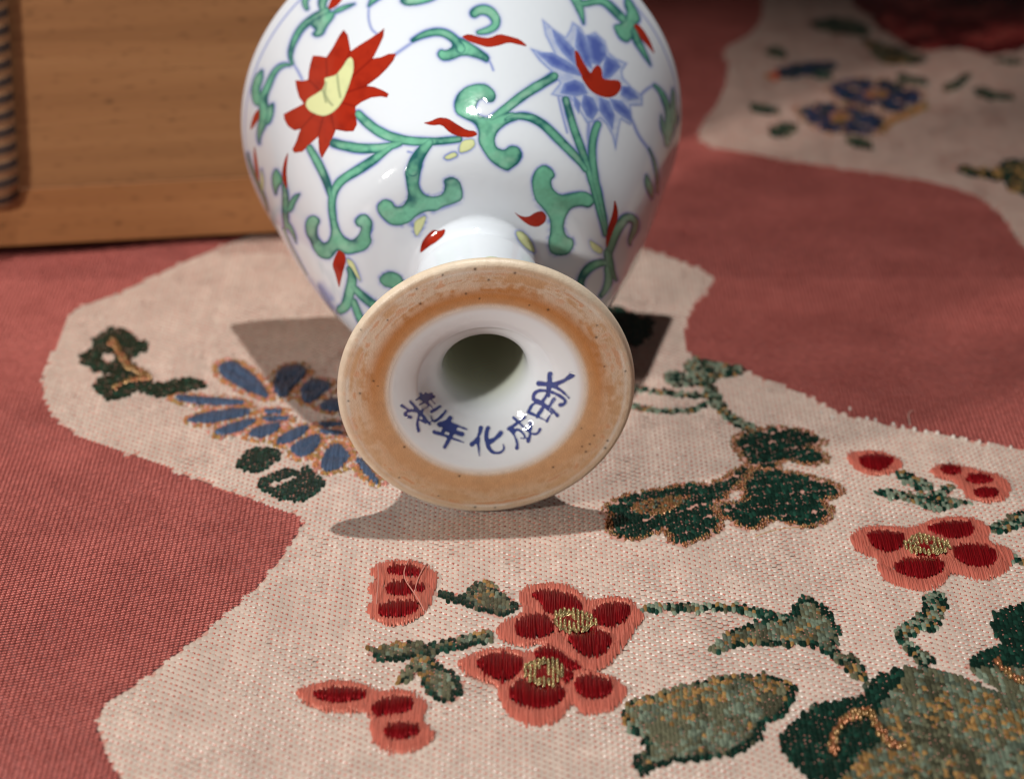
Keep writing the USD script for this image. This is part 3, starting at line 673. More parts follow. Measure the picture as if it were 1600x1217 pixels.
PO = PchipInterpolator(OUT[:, 0], OUT[:, 1])
IN = np.array([(-.1, 12.6), (-.02, 12.2), (.02, 11.9), (.08, 11.5), (.25, 10.8), (.7, 9.5), (1.25, 8.5), (1.6, 8.15), (2.4, 7.2), (3.6, 6.05), (5.2, 5.35), (8, 5.0), (13, 4.8), (18, 4.6), (20, 4.2), (21, 3.0), (21.3, .0)]) / 1000
PIN = PchipInterpolator(IN[:, 0], IN[:, 1])

def revolve(s, r, th, flip=False):
    T, S = np.meshgrid(th, np.arange(len(s)))
    rr, ss = np.asarray(r)[S], np.asarray(s)[S]
    V = C0 + rr[..., None] * (np.cos(T)[..., None] * EX + np.sin(T)[..., None] * EY) + ss[..., None] * AX
    n, m = T.shape
    ds, dr = np.gradient(s), np.gradient(r)
    ln = np.hypot(ds, dr); k = -1 if flip else 1; ns, nr = -k * dr / ln, k * ds / ln
    N = nr[S][..., None] * (np.cos(T)[..., None] * EX + np.sin(T)[..., None] * EY) + ns[S][..., None] * AX
    i = (np.arange(n - 1)[:, None] * m + np.arange(m)[None])
    j = (np.arange(n - 1)[:, None] * m + (np.arange(m)[None] + 1) % m)
    Fq = np.stack([i, i + m, j + m, j] if not flip else [i, j, j + m, i + m], -1).reshape(-1, 4)
    return V.reshape(-1, 3), Fq, N.reshape(-1, 3), T.ravel(), ss.ravel(), rr.ravel()

def hit(px, P, s0, s1, far=False, lift=0.0):
    """Where the sight lines of picture points meet the turned surface r = P(s); far takes the inner side of a hollow."""
    d = rays(px)
    o = np.array([0, 0, CAMH]) - C0
    ts = np.linspace(.33, .47, 240)
    def g(t):
        Q = o + d * t[:, None]
        s = Q @ AX
        r = np.linalg.norm(Q - s[:, None] * AX, axis=1)
        return r - P(np.clip(s, s0, s1)), s
    G = np.stack([np.where((s >= s0) & (s <= s1), v, np.nan) for v, s in (g(np.full(len(d), t)) for t in ts)], 1)
    if far:
        cr = (G[:, :-1] < 0) & (G[:, 1:] >= 0)
        idx = cr.argmax(1)
    else:
        cr = (G[:, :-1] > 0) & (G[:, 1:] <= 0)
        idx = cr.argmax(1)
    ok = cr.any(1)
    if not ok.all() and ok.any():      # nearest approach for points that just miss the outline
        Gn = np.where(np.isnan(G), 9, np.abs(G))
        idx = np.where(ok, idx, np.minimum(Gn.argmin(1), len(ts) - 2))
    a, b = ts[idx], ts[idx + 1]
    for _ in range(24):
        m = (a + b) / 2
        v, s = g(m)
        neg = (v < 0) ^ far
        b = np.where(neg, m, b); a = np.where(neg, a, m)
    tm = np.where(ok, (a + b) / 2, ts[idx])
    Q = o + d * tm[:, None]
    s = np.clip(Q @ AX, s0, s1)
    rad = Q - (Q @ AX)[:, None] * AX
    rl = np.linalg.norm(rad, axis=1, keepdims=True)
    rad /= np.maximum(rl, 1e-9)
    dp = P(s + 1e-5) - P(s - 1e-5)
    n = rad - (dp / 2e-5)[:, None] * AX
    n /= np.linalg.norm(n, axis=1, keepdims=True)
    if far:
        n = -n
    X = C0 + rad * P(s)[:, None] + s[:, None] * AX
    return X, n, s, ok

cup = thing('stem_cup', 'white porcelain stem cup with painted red and blue lotus scrolls lying on its side', 'cup')

# -- painted decoration, traced in picture coordinates
c1, c2, c3, c4, c5, c6 = (360, 0, 4.), (700, 0, 4.), (360, 230, 4.), (700, 230, 4.), (510, 400, 2.898), (620, 520, 5.3333)
def G(k, p, n=1): return poly(chaikin(zp(p, *k), n))
def B(k, p, w): return stroke(zp(p, *k), np.asarray(w) / k[2])
ENG, END = np.array([.155, .44, .295]), np.array([.01, .095, .11])
ENR, ENRD = np.array([.36, .024, .009]), np.array([.17, .008, .005])
ENY, ENYD = np.array([.66, .71, .37]), np.array([.32, .40, .22])
BLU, BLUD = np.array([.25, .335, .62]), np.array([.085, .13, .42])
GLAZE = np.array([.69, .745, .80])
MOT = []     # (name, polygon, kind, parent index)
def mot(name, g, kind, child_of=None):
    MOT.append((name, g, kind, child_of)); return len(MOT) - 1

rf = mot('red_flower', G(c1, [(600, 360), (640, 300), (680, 225), (708, 188), (733, 220), (745, 280), (752, 322), (800, 288), (870, 245), (930, 205), (962, 178), (957, 230), (930, 290), (900, 350), (888, 368), (940, 360), (990, 338), (1037, 338), (1020, 380), (980, 430), (930, 480), (880, 518), (852, 538), (900, 545), (950, 565), (990, 588), (980, 612), (940, 605), (880, 612), (820, 640), (782, 668), (785, 720), (792, 780), (770, 822), (720, 824), (660, 812), (640, 860), (620, 910), (590, 960), (572, 992), (555, 950), (550, 890), (550, 855), (500, 900), (450, 950), (400, 957), (387, 935), (410, 890), (430, 830), (440, 808), (400, 817), (360, 790), (338, 750), (333, 715), (380, 690), (440, 660), (458, 648), (430, 610), (415, 560), (406, 503), (450, 508), (486, 500), (490, 450), (500, 400), (515, 350), (560, 352)], 0), 'red')
mot('flower_centre', G(c1, [(480, 620), (530, 590), (575, 560), (590, 520), (585, 490), (620, 480), (660, 470), (700, 420), (730, 370), (755, 355), (772, 380), (774, 440), (757, 500), (737, 560), (712, 620), (682, 670), (640, 710), (590, 732), (540, 722), (490, 697), (466, 660)]), 'yellow', rf)
bf = mot('blue_flower', G(c2, [(590, 125), (660, 185), (735, 235), (762, 190), (778, 140), (830, 175), (860, 228), (920, 203), (980, 258), (1002, 330), (1050, 368), (1118, 398), (1085, 450), (1095, 490), (1150, 550), (1215, 605), (1213, 660), (1140, 662), (1152, 740), (1140, 782), (1080, 748), (1068, 800), (1047, 935), (1028, 850), (990, 780), (950, 742), (900, 765), (868, 775), (838, 720), (798, 660), (760, 612), (690, 605), (645, 592), (700, 520), (648, 452), (570, 380), (515, 305), (620, 338), (690, 388), (648, 300), (608, 220)], 0), 'wash')
for p in ([(660, 200), (720, 250), (780, 310), (790, 400), (720, 330), (680, 270)], [(570, 338), (650, 340), (740, 390), (800, 430), (830, 472), (750, 452), (650, 412)], [(810, 190), (850, 240), (880, 330), (890, 420), (850, 400), (800, 290)], [(870, 230), (930, 230), (970, 290), (982, 350), (940, 405), (900, 390), (880, 310)],
          [(990, 360), (1050, 390), (1070, 420), (1010, 482), (970, 492), (975, 420)], [(710, 580), (730, 530), (790, 508), (840, 530), (862, 582), (800, 597)], [(790, 615), (820, 650), (812, 690), (795, 660)], [(850, 600), (900, 620), (932, 690), (900, 742), (870, 722), (840, 660)], [(950, 618), (1000, 640), (1032, 720), (1022, 795), (980, 730), (950, 690)],
          [(1020, 628), (1080, 640), (1132, 700), (1142, 755), (1090, 722), (1040, 680)], [(1090, 548), (1130, 550), (1182, 612), (1130, 622), (1085, 592)]):
    mot('petal', G(c2, p, 0).buffer(3.0, join_style=2, mitre_limit=2.5), 'blue', bf)
mot('flower_centre', G(c2, [(788, 315), (815, 322), (840, 370), (870, 430), (893, 462), (905, 430), (935, 403), (962, 430), (967, 490), (1000, 500), (1060, 500), (1083, 520), (1083, 560), (1050, 602), (1000, 617), (940, 602), (890, 572), (850, 520), (808, 440), (790, 370)]), 'red', bf)

def vine(k, p, w): return mot('vine_stem', B(k, p, w), 'green')
def lf(k, p, n=1): return mot('scroll_leaf', G(k, p, n), 'green')
def bud(k, p): return mot('red_bud', G(k, p), 'red')
def yl(k, p): return mot('yellow_leaf', G(k, p), 'yellow')
vine(c1, [(800, 715), (850, 765), (940, 830), (1060, 872), (1200, 887), (1330, 882), (1430, 872)], [50, 60, 62, 58, 52, 46, 40])
vine(c1, [(645, 895), (760, 922), (900, 930), (1060, 895)], [55, 62, 60, 40])
vine(c3, [(1010, -5), (900, 75), (780, 155), (690, 215), (650, 275), (635, 340), (640, 430), (650, 520)], [36, 56, 58, 56, 52, 50, 46, 40])
vine(c3, [(495, 5), (540, 85), (580, 165), (610, 240), (632, 320)], [44, 52, 52, 46, 34])
lf(c3, [(555, 445), (520, 425), (485, 440), (468, 480), (473, 540), (500, 590), (520, 640), (555, 690), (610, 705), (640, 685), (672, 640), (720, 672), (790, 662), (850, 642), (887, 590), (872, 550), (887, 500), (887, 460), (850, 418), (808, 423), (775, 460), (790, 495), (820, 505), (800, 552), (760, 585), (710, 562), (680, 510), (660, 440), (620, 440), (632, 540), (612, 590), (580, 602), (545, 560), (543, 500), (562, 470)])
bud(c3, [(680, 633), (650, 690), (636, 740), (655, 790), (668, 840), (680, 885), (692, 830), (706, 770), (724, 710), (717, 668)])
yl(c3, [(728, 690), (770, 718), (792, 770), (822, 850), (775, 795), (745, 750), (728, 720)])
vine(c3, [(745, 760), (760, 830), (742, 920), (720, 990), (690, 1015)], [40, 62, 66, 66, 60])
vine(c3, [(765, 870), (830, 935), (920, 1000)], [40, 54, 56])
vine(c3, [(770, 965), (800, 1045), (825, 1110)], [44, 50, 44])
lf(c3, [(925, 830), (950, 793), (1000, 773), (1060, 793), (1088, 840), (1085, 900), (1050, 920), (1010, 882), (960, 872)])
lf(c3, [(918, 360), (960, 322), (1010, 338), (1030, 375), (1080, 370), (1112, 310), (1100, 220), (1088, 150), (1110, 100), (1160, 85), (1205, 95), (1185, 170), (1175, 240), (1210, 300), (1280, 312), (1330, 292), (1342, 240), (1330, 205), (1380, 183), (1432, 208), (1452, 270), (1452, 330), (1390, 357), (1330, 372), (1290, 402), (1220, 402), (1160, 432), (1120, 472), (1060, 492), (1000, 487), (948, 440), (918, 400)])
vine(c1, [(1250, 890), (1200, 945), (1160, 1010), (1140, 1070)], [50, 70, 84, 90])
yl(c1, [(1450, 880), (1520, 868), (1532, 910), (1490, 945), (1430, 960), (1432, 915)])
mot('yellow_leaf', G(c1, [(1330, 985), (1400, 948), (1425, 975), (1360, 1002)]), 'yellow')
yl(c3, [(1150, 460), (1230, 420), (1205, 500), (1165, 565), (1145, 520)])
bud(c3, [(1184, 662), (1193, 600), (1228, 550), (1268, 515), (1300, 525), (1346, 509), (1337, 550), (1290, 592), (1240, 622), (1200, 655)])
# left edge
vine(c1, [(388, 400), (377, 330), (402, 250), (452, 170), (530, 112), (600, 70)], [22, 34, 40, 46, 56, 50])
lf(c1, [(500, 130), (590, 78), (660, 70), (645, 120), (602, 172), (580, 222), (540, 238), (508, 217), (535, 190), (500, 160)])
lf(c1, [(640, 95), (650, 60), (720, 30), (795, 20), (725, 62)])
bud(c1, [(603, 72), (620, 20), (645, -30), (720, -30), (700, 2), (660, 46)])
vine(c1, [(585, 75), (575, 20), (610, -40)], [40, 56, 60])
vine(c1, [(478, 55), (466, 15), (490, -30)], [30, 40, 40])
vine(c1, [(865, 40), (890, 5), (930, -30)], [14, 40, 50])
lf(c1, [(1058, 15), (1100, 42), (1180, 32), (1260, 10), (1310, -20), (1070, -25)])
vine(c1, [(372, 408), (310, 420), (265, 470), (235, 540), (205, 620), (212, 700), (192, 800), (182, 900)], [20, 32, 38, 46, 56, 66, 48, 8])
lf(c1, [(205, 425), (150, 478), (128, 560), (138, 640), (172, 672), (205, 620), (182, 560), (207, 500)])
lf(c1, [(212, 690), (250, 650), (275, 645), (270, 720), (250, 772), (210, 792), (190, 740)])
bud(c1, [(182, 678), (150, 710), (130, 770), (124, 820), (150, 790), (182, 740)])
bud(c1, [(150, 900), (145, 980), (157, 1080), (180, 1170), (182, 1100), (165, 980)])
bud(c3, [(362, 26), (335, 90), (321, 170), (335, 250), (350, 322), (358, 250), (350, 150), (358, 80)])
lf(c3, [(285, 128), (258, 180), (263, 250), (285, 315), (300, 250), (332, 220), (322, 180)])
vine(c3, [(335, 240), (345, 330), (345, 430), (352, 500)], [30, 44, 42, 30])
lf(c3, [(445, 286), (400, 298), (360, 350), (340, 422), (390, 402), (412, 340)])
lf(c3, [(345, 440), (390, 500), (412, 560), (416, 615), (380, 545), (350, 490)])
vine(c3, [(108, 40), (140, 150), (190, 262), (235, 400)], [14, 24, 26, 12])
yl(c3, [(190, 120), (212, 200), (205, 300), (190, 240)])
vine(c3, [(335, 510), (380, 620), (440, 730), (480, 800)], [20, 14, 12, 12])
# right side
lf(c2, [(180, 525), (240, 528), (290, 570), (302, 610), (282, 642), (240, 642), (225, 617), (190, 630), (173, 670), (188, 720), (240, 737), (310, 720), (400, 700), (430, 715), (470, 722), (450, 747), (370, 772), (310, 822), (290, 872), (300, 922), (350, 942), (390, 910), (442, 920), (467, 970), (442, 1022), (400, 1050), (370, 1072), (310, 1042), (258, 1000), (218, 940), (188, 890), (193, 820), (168, 772), (100, 742), (48, 710), (38, 650), (58, 590), (110, 545)])
vine(c2, [(270, 745), (350, 690), (450, 612), (560, 540), (665, 478)], [40, 58, 60, 60, 56])
vine(c2, [(360, 748), (450, 727), (540, 747), (620, 802), (700, 882), (780, 962), (860, 1060)], [34, 46, 54, 56, 56, 52, 40])
vine(c2, [(735, 622), (762, 720), (792, 820), (832, 930), (870, 1040), (902, 1150)], [44, 46, 50, 50, 46, 44])
vine(c4, [(902, 220), (932, 330), (960, 430), (982, 545)], [44, 48, 46, 30])
vine(c2, [(935, 780), (908, 860), (900, 960), (910, 1060), (925, 1180)], [46, 50, 50, 50, 48])
vine(c4, [(918, 210), (942, 300), (965, 400), (985, 500)], [48, 46, 42, 30])
bud(c1, [(1200, 770), (1250, 760), (1300, 735), (1360, 740), (1420, 780), (1480, 815), (1530, 820), (1547, 845), (1500, 862), (1430, 857), (1370, 832), (1320, 780), (1260, 787)])
vine(c2, [(165, 85), (230, 65), (290, 105), (298, 155), (255, 190), (190, 205)], [60, 62, 60, 52, 44, 30])
vine(c1, [(1140, 255), (1230, 213), (1330, 208), (1405, 255), (1440, 310)], [26, 44, 50, 54, 70])
lf(c1, [(1290, 345), (1310, 310), (1350, 318), (1392, 290), (1362, 240), (1440, 238), (1500, 270), (1560, 310), (1620, 355), (1610, 395), (1560, 372), (1460, 345), (1380, 378), (1320, 382)])
bud(c2, [(82, 230), (130, 213), (200, 235), (260, 240), (320, 213), (390, 230), (450, 248), (503, 295), (440, 282), (380, 267), (320, 287), (250, 300), (190, 282), (120, 258)])
vine(c2, [(790, -25), (825, 60), (848, 150)], [70, 50, 12])
vine(c2, [(800, 15), (880, 20), (960, 10), (1030, 58), (1080, 108), (1130, 150)], [40, 44, 48, 54, 56, 40])
lf(c2, [(1035, 158), (1080, 150), (1122, 90), (1100, 30), (1110, -25), (1150, 10), (1190, 80), (1203, 130), (1172, 160), (1162, 230), (1122, 272), (1078, 252), (1040, 192)])
vine(c2, [(1160, 200), (1200, 290), (1240, 360), (1267, 412)], [60, 44, 28, 6])
bud(c2, [(1148, 150), (1190, 152), (1230, 200), (1265, 260), (1297, 350), (1250, 292), (1200, 242), (1165, 192)])
vine(c2, [(1290, 535), (1338, 590), (1368, 660), (1385, 730), (1378, 830), (1372, 900)], [20, 36, 42, 60, 64, 40])
lf(c2, [(1402, 535), (1422, 590), (1424, 680), (1438, 750), (1400, 830), (1378, 760), (1388, 640)])
lf(c2, [(1328, 700), (1350, 760), (1372, 840), (1360, 900), (1325, 790)])
vine(c2, [(1255, 930), (1285, 1000), (1303, 1080), (1308, 1200)], [12, 22, 24, 20])
lf(c4, [(1235, 160), (1262, 200), (1290, 260), (1280, 340), (1245, 280), (1225, 220)])
lf(c4, [(600, 108), (650, 138), (672, 180), (642, 210), (652, 260), (700, 302), (770, 287), (850, 275), (902, 300), (920, 345), (880, 382), (830, 367), (770, 382), (732, 440), (722, 510), (742, 560), (782, 572), (787, 620), (752, 672), (690, 682), (638, 662), (623, 600), (638, 530), (638, 450), (598, 390), (548, 340), (528, 270), (523, 200), (548, 140)])
bud(c4, [(408, 402), (450, 430), (500, 438), (550, 405), (590, 398), (617, 430), (607, 472), (560, 502), (510, 492), (460, 457)])
yl(c4, [(418, 528), (460, 523), (502, 560), (532, 610), (548, 665), (500, 642), (448, 592)])
yl(c4, [(208, 705), (250, 683), (310, 688), (355, 714), (300, 726), (230, 726)])
bud(c4, [(1040, 318), (1062, 390), (1062, 450), (1042, 520), (1010, 602), (990, 655), (983, 580), (1000, 500), (1030, 410)])
vine(c4, [(1000, 670), (1035, 570), (1080, 480), (1128, 440), (1165, 460), (1160, 530), (1138, 610)], [50, 56, 60, 56, 48, 44, 16])
vine(c4, [(1000, 660), (1012, 740), (1050, 830)], [56, 54, 20])
vine(c4, [(985, 722), (905, 740), (850, 790), (830, 870)], [44, 54, 54, 44])
vine(c4, [(1000, 760), (1000, 850), (955, 930)], [50, 52, 30])
yl(c4, [(880, 578), (920, 600), (972, 640), (952, 672), (898, 640)])

BLUELINES = [(c1, [(1030, 342), (1090, 300), (1145, 262)], 4.), (c1, [(865, 45), (862, 120), (880, 185), (912, 212)], 3.), (c1, [(390, 395), (425, 450), (448, 498)], 3.5), (c2, [(690, 610), (710, 700), (745, 830)], 3.), (c2, [(260, 385), (272, 410), (283, 440)], 3.),
             (c2, [(1195, 605), (1240, 560), (1295, 528)], 4.), (c2, [(1150, 750), (1190, 850), (1255, 935)], 4.), (c3, [(490, 830), (560, 920), (640, 1005)], 8.), (c3, [(560, 870), (600, 920), (620, 950)], 10.), (c2, [(880, 780), (875, 850), (880, 900)], 5.), (c1, [(1110, 950), (1160, 960), (1150, 990)], 3.)]

def sample_line(g, step=1.0):
    out = []
    for p in parts_of(g):
        for r in [p.exterior, *p.interiors]:
            d = np.arange(0, r.length, step)
            out.append(shapely.get_coordinates(shapely.line_interpolate_point(r, d)))
    return np.vstack(out)
EDGE = [sample_line(g) for (n, g, k, c) in MOT if k in ('green', 'yellow') and n != 'flower_centre']
EDGE = np.vstack(EDGE)
EDGET = cKDTree(EDGE)
WASHT = cKDTree(sample_line(MOT[bf][1]))

# -- body, stem and interior, one closed skin of glaze
th = np.unique(np.r_[np.linspace(0, np.pi, 760), np.linspace(np.pi, 2 * np.pi, 300)[:-1]])
sb = np.unique(np.r_[np.linspace(.0238, .0330, 110), np.linspace(.0330, .0701, 280)])
rb = PO(sb)
lip = np.linspace(0, np.pi, 9)
rin = np.linspace(.0695, .0320, 40)
sB = np.r_[sb, .07012 + .0004 * np.sin(lip[1:-1]), rin]
rB = np.r_[rb, PO(.0701) - .0005 + .0005 * np.cos(lip[1:-1]), np.maximum(PO(rin) - .0012 - .0015 * np.clip((.048 - rin) / .016, 0, 1), .001)]
sB, rB = np.r_[sB, .0313, .0310], np.r_[rB, .009, .00005]
V, Fq, N, T, S, R = revolve(sB, rB, th)
outer = np.repeat(np.arange(len(sB)) < len(sb), len(th))
def blue_density(px, s):
    d = np.zeros(len(px))
    a, _ = EDGET.query(px, distance_upper_bound=14)
    nz = .35 + .95 * noise2(px[:, 0], px[:, 1], .05, 2, 2)
    d = np.maximum(d, .95 * np.exp(-(a / 2.9) ** 2) * nz)
    d = np.maximum(d, .15 * np.exp(-(a / 6.0) ** 2))
    a, _ = WASHT.query(px, distance_upper_bound=14)
    d = np.maximum(d, .35 * np.exp(-(a / 2.4) ** 2))
    for k, p, w in BLUELINES:
        l = LineString(chaikin(zp(p, *k), 2, False))
        q = shapely.distance(shapely.points(px), l)
        d = np.maximum(d, .85 * np.exp(-(q / (w * .75)) ** 2))
    return d
col = np.tile(GLAZE, (len(V), 1))
front = outer & ((N * (np.array([0, 0, CAMH]) - V)).sum(1) > -.002)
pxs = project(V[front])
dens = np.zeros(len(V))
dens[front] = blue_density(pxs, S[front])
back = outer & ~front                      # the far half repeats the scroll
VB = C0 + (V[back] - C0) @ np.eye(3)
Qc = to_cup(VB)
VB = C0 - Qc[:, :1] * EX - Qc[:, 1:2] * EY + Qc[:, 2:] * AX
dens[back] = blue_density(project(VB), S[back])
ringd = np.exp(-((S - .0677) / .00026) ** 2)
dens = np.maximum(dens, outer * ringd * .8)
col = GLAZE * (1 - dens[:, None]) + np.array([.16, .22, .55]) * dens[:, None]
body = put('body', V, Fq, M_glaze, cup, N, col)

# -- stem and foot
ss = np.r_[np.linspace(.0019, .0238, 90)]
V, Fq, N, T, S, R = revolve(ss, PO(ss), np.linspace(0, 2 * np.pi, 241)[:-1])
put('stem', V, Fq, M_glaze, cup, N, np.tile(GLAZE, (len(V), 1)))
a = np.linspace(-.35 * np.pi, .5 * np.pi, 14)
edge_s = .00085 - .00085 * np.sin(a); edge_r = RF - .0008 + .0008 * np.cos(a)
rr0 = np.linspace(.0176, .0121, 46)
foot_s = np.r_[.0019, edge_s[1:], -.00002 - .00012 * np.sin(np.linspace(0, np.pi, 46))]
foot_r = np.r_[PO(.0019) , edge_r[1:], rr0]
thf = np.linspace(0, 2 * np.pi, 901)[:-1]
V, Fq, N, T, S, R = revolve(foot_s, foot_r, thf, True)
ct, st = np.cos(T), np.sin(T)
rad = R / RF
n1 = meshkit.fbm(np.stack([ct * rad * 4.5, st * rad * 4.5, rad * 3], -1), 4, 3)
n2 = meshkit.fbm(np.stack([T * 3.2, rad * 34, np.zeros_like(T)], -1), 4, 8)       # wheel-turned streaks
n3 = meshkit.fbm(np.stack([ct * rad * 26, st * rad * 26, np.ones_like(T)], -1), 3, 12)
white, tan, ora, rust = np.array([.66, .57, .46]), np.array([.56, .35, .195]), np.array([.47, .20, .06]), np.array([.50, .18, .05])
def sm(x, a, b): return np.clip((x - a) / (b - a), 0, 1) ** 2 * (3 - 2 * np.clip((x - a) / (b - a), 0, 1))
mott = np.clip(sm(n1 * .5 + n2 * .3 + n3 * .2, .40, .56), 0, 1) * sm(rad, .74, .86)
mott *= .35 + .65 * sm(st, -.75, .5)
c = tan + (ora - tan) * np.exp(-((rad - .77) / .085) ** 2)[:, None] * (.35 + .7 * sm(st, -.5, .4))[:, None]
c = c + (white - c) * (mott * .75)[:, None]
c = c + (rust - c) * (sm(n2 * .6 + n3 * .4, .53, .68) * sm(rad, .78, .88) * .55)[:, None]
line = np.exp(-((rad - .935) / .012) ** 2) * (.35 + .5 * sm(n1, .35, .6))
c = c + (np.array([.66, .60, .52]) - c) * line[:, None]
c = c + (np.array([.68, .59, .46]) - c) * (sm(rad, .93, .985) * .85)[:, None]
c = c + (np.array([.66, .60, .53]) - c) * (1 - sm(rad, .655, .70))[:, None]
c *= (1.02 + .2 * (n3 - .5))[:, None]
for _ in range(34):
    t0, r0 = RNG.uniform(0, 2 * np.pi), RNG.uniform(.7, .985)
    dd = np.hypot(rad * ct - r0 * math.cos(t0), rad * st - r0 * math.sin(t0))
    c = c * (1 - .85 * np.exp(-(dd / RNG.uniform(.005, .010)) ** 2))[:, None]
put('foot_ring', V, Fq, M_biscuit, cup, N, c, label='unglazed tan foot ring with rust marks')
sw = np.r_[-.00002, np.array([0, .02, .05, .08, .15, .25, .45, .7, .9, 1.05, 1.15, 1.25, 1.4, 1.6, 1.9, 2.4, 3, 3.6, 4.4, 5.2, 6.5, 8, 10, 13, 16, 18, 19.2, 20, 20.6, 21, 21.2, 21.3]) / 1000]
rw = np.r_[.0122, PIN(sw[1:])]
V, Fq, N, T, S, R = revolve(sw, rw, np.linspace(0, 2 * np.pi, 241)[:-1], True)
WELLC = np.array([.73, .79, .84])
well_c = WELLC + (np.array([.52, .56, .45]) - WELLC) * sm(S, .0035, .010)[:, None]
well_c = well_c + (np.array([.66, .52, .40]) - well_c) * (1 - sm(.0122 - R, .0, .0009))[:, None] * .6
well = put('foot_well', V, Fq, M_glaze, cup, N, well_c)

# -- enamels: thin raised films that follow the porcelain
def film(pol, P, s0, s1, thick, colour, far=False, step=1.35):
    pol = biggest(pol.simplify(.12))
    b = sample_line(pol, step * .8)
    x0, y0, x1, y1 = pol.bounds
    gx, gy = np.meshgrid(np.arange(x0, x1, step), np.arange(y0, y1, step * .9))
    gx = gx + (np.arange(gx.shape[0])[:, None] % 2) * step * .5
    gx, gy = gx.ravel(), gy.ravel()
    k = inside(pol.buffer(-step * .45), gx, gy)
    px = np.vstack([b, np.stack([gx[k], gy[k]], -1)])
    tri = Delaunay(px).simplices
    cc = px[tri].mean(1)
    tri = tri[inside(pol, cc[:, 0], cc[:, 1])]
    X, n, s, ok = hit(px, P, s0, s1, far)
    bd = cKDTree(b).query(px)[0]
    h = thick * np.clip(bd / 2.2, .0, 1) ** .5 + .000012
    V = X + n * h[:, None]
    a, bb, c_ = V[tri[:, 0]], V[tri[:, 1]], V[tri[:, 2]]
    fn = np.cross(bb - a, c_ - a)
    flip = (fn * n[tri[:, 0]]).sum(1) < 0
    tri[flip] = tri[flip][:, ::-1]
    fn[flip] *= -1
    big = np.linalg.norm(bb - a, axis=1) + np.linalg.norm(c_ - a, axis=1) < .004
    tri, fn = tri[big], fn[big]
    N = np.zeros_like(V)
    for q in range(3):
        np.add.at(N, tri[:, q], fn)
    ln = np.linalg.norm(N, axis=1, keepdims=True)
    N = np.where(ln > 0, N / np.maximum(ln, 1e-30), n)
    N = N * .5 + n * .5
    return V, tri, N, colour(px, bd), px

def wash(px, f=.05, seed=1): return noise2(px[:, 0], px[:, 1], f, seed, 3)
def c_green(px, bd):
    w = wash(px, .045, 4)
    k = np.clip(np.exp(-(bd / (1.9 + 6.5 * np.clip(w - .34, 0, 1))) ** 1.7) * .97 + np.clip((w - .56) * 3.0, 0, .7), 0, .92)
    c = ENG * (.62 + .8 * wash(px, .05, 6))[:, None] * (.85 + .3 * wash(px, .3, 7))[:, None]
    c = c + (np.array([.5, .68, .55]) - c) * (np.clip(wash(px, .04, 8) - .55, 0, 1) * 1.3 * np.clip(bd / 4, 0, 1))[:, None]
    return c * (1 - k[:, None]) + END * k[:, None]
def c_red(px, bd):
    w = wash(px, .06, 11)
    k = np.clip(np.exp(-(bd / 1.3) ** 2) * .5 + (w - .5) * 1.7, 0, .85)
    return ENR * (1 - k[:, None]) + ENRD * k[:, None]
def c_yellow(px, bd):
    k = np.clip(np.exp(-(bd / 1.6) ** 2) * .9 + (wash(px, .07, 13) - .55) * .8, 0, 1)
    return ENY * (1 - k[:, None]) + ENYD * k[:, None]
def c_wash(px, bd):
    k = np.clip(np.exp(-(bd / 1.9) ** 2) * .75 + .48 + (wash(px, .09, 15) - .5) * .7, 0, 1)
    return GLAZE * (1 - k[:, None]) + BLU * k[:, None]
def c_blue(px, bd):
    k = np.clip(.12 + bd / 11 + (wash(px, .1, 17) - .5) * 1.1, 0, 1)
    c = BLU * (1 - k[:, None]) + BLUD * k[:, None]
    s = np.exp(-(bd / 1.1) ** 2)[:, None] * .7
    return c * (1 - s) + np.array([.5, .57, .75]) * s
KIND = {'green': (c_green, M_enamel, .000022), 'red': (c_red, M_enamel, .000022), 'yellow': (c_yellow, M_enamel, .000022), 'wash': (c_wash, M_glaze, .00001), 'blue': (c_blue, M_glaze, .00002)}
made, LEVEL, films = {}, {}, []
for i, (name, g, kind, child) in enumerate(MOT):
    fn, mt, tk = KIND[kind]
    tk = tk * (1 + (i % 7) * .09) + (.00005 if child is not None and kind != 'blue' else (.00003 if child is not None else 0))
    V, tri, N, C, px = film(g, PO, .0022, .0700, tk, fn)
    if name == 'flower_centre' and kind == 'yellow':      # three lobes
        for ln in ([(575, 560), (620, 640), (640, 660)], [(670, 470), (680, 560), (690, 610)], [(600, 520), (590, 600), (600, 640)]):
            q = shapely.distance(shapely.points(px), LineString(zp(ln, *c1)))
            kk = (.8 * np.exp(-(q / 1.9) ** 2))[:, None]
            C = C * (1 - kk) + ENYD * .7 * kk
    if i == rf:
        cen = zp([(610, 620)], *c1)[0]
        for tip in ([752, 322], [600, 360], [490, 500], [458, 648], [440, 808], [550, 855], [650, 812], [782, 668], [852, 538], [888, 368]):
            q = shapely.distance(shapely.points(px), LineString([cen, zp([tip], *c1)[0]]))
            kk = (.7 * np.exp(-(q / 1.5) ** 2))[:, None]
            C = C * (1 - kk) + ENRD * kk
    par = made[child] if child is not None else cup
    if len(tri):
        made[i] = put(name, V, tri, mt, par, N, C)
        films.append((name, V, tri, N, C, mt, child, i))
flip = {}
for name, V, tri, N, C, mt, child, i in films:             # the scroll carries on round the far side
    Qc = to_cup(V); Nc = np.stack([N @ EX, N @ EY, N @ AX], -1)
    V2 = C0 - Qc[:, :1] * EX - Qc[:, 1:2] * EY + Qc[:, 2:] * AX
    N2 = -Nc[:, :1] * EX - Nc[:, 1:2] * EY + Nc[:, 2:] * AX
    if child is None and ((N2 * (np.array([0, 0, CAMH]) - V2)).sum(1) > 0).mean() > .02:
        continue
    if child is not None and child not in flip:
        continue
    flip[i] = put(name, V2, tri, mt, flip[child] if child is not None else cup, N2, C)

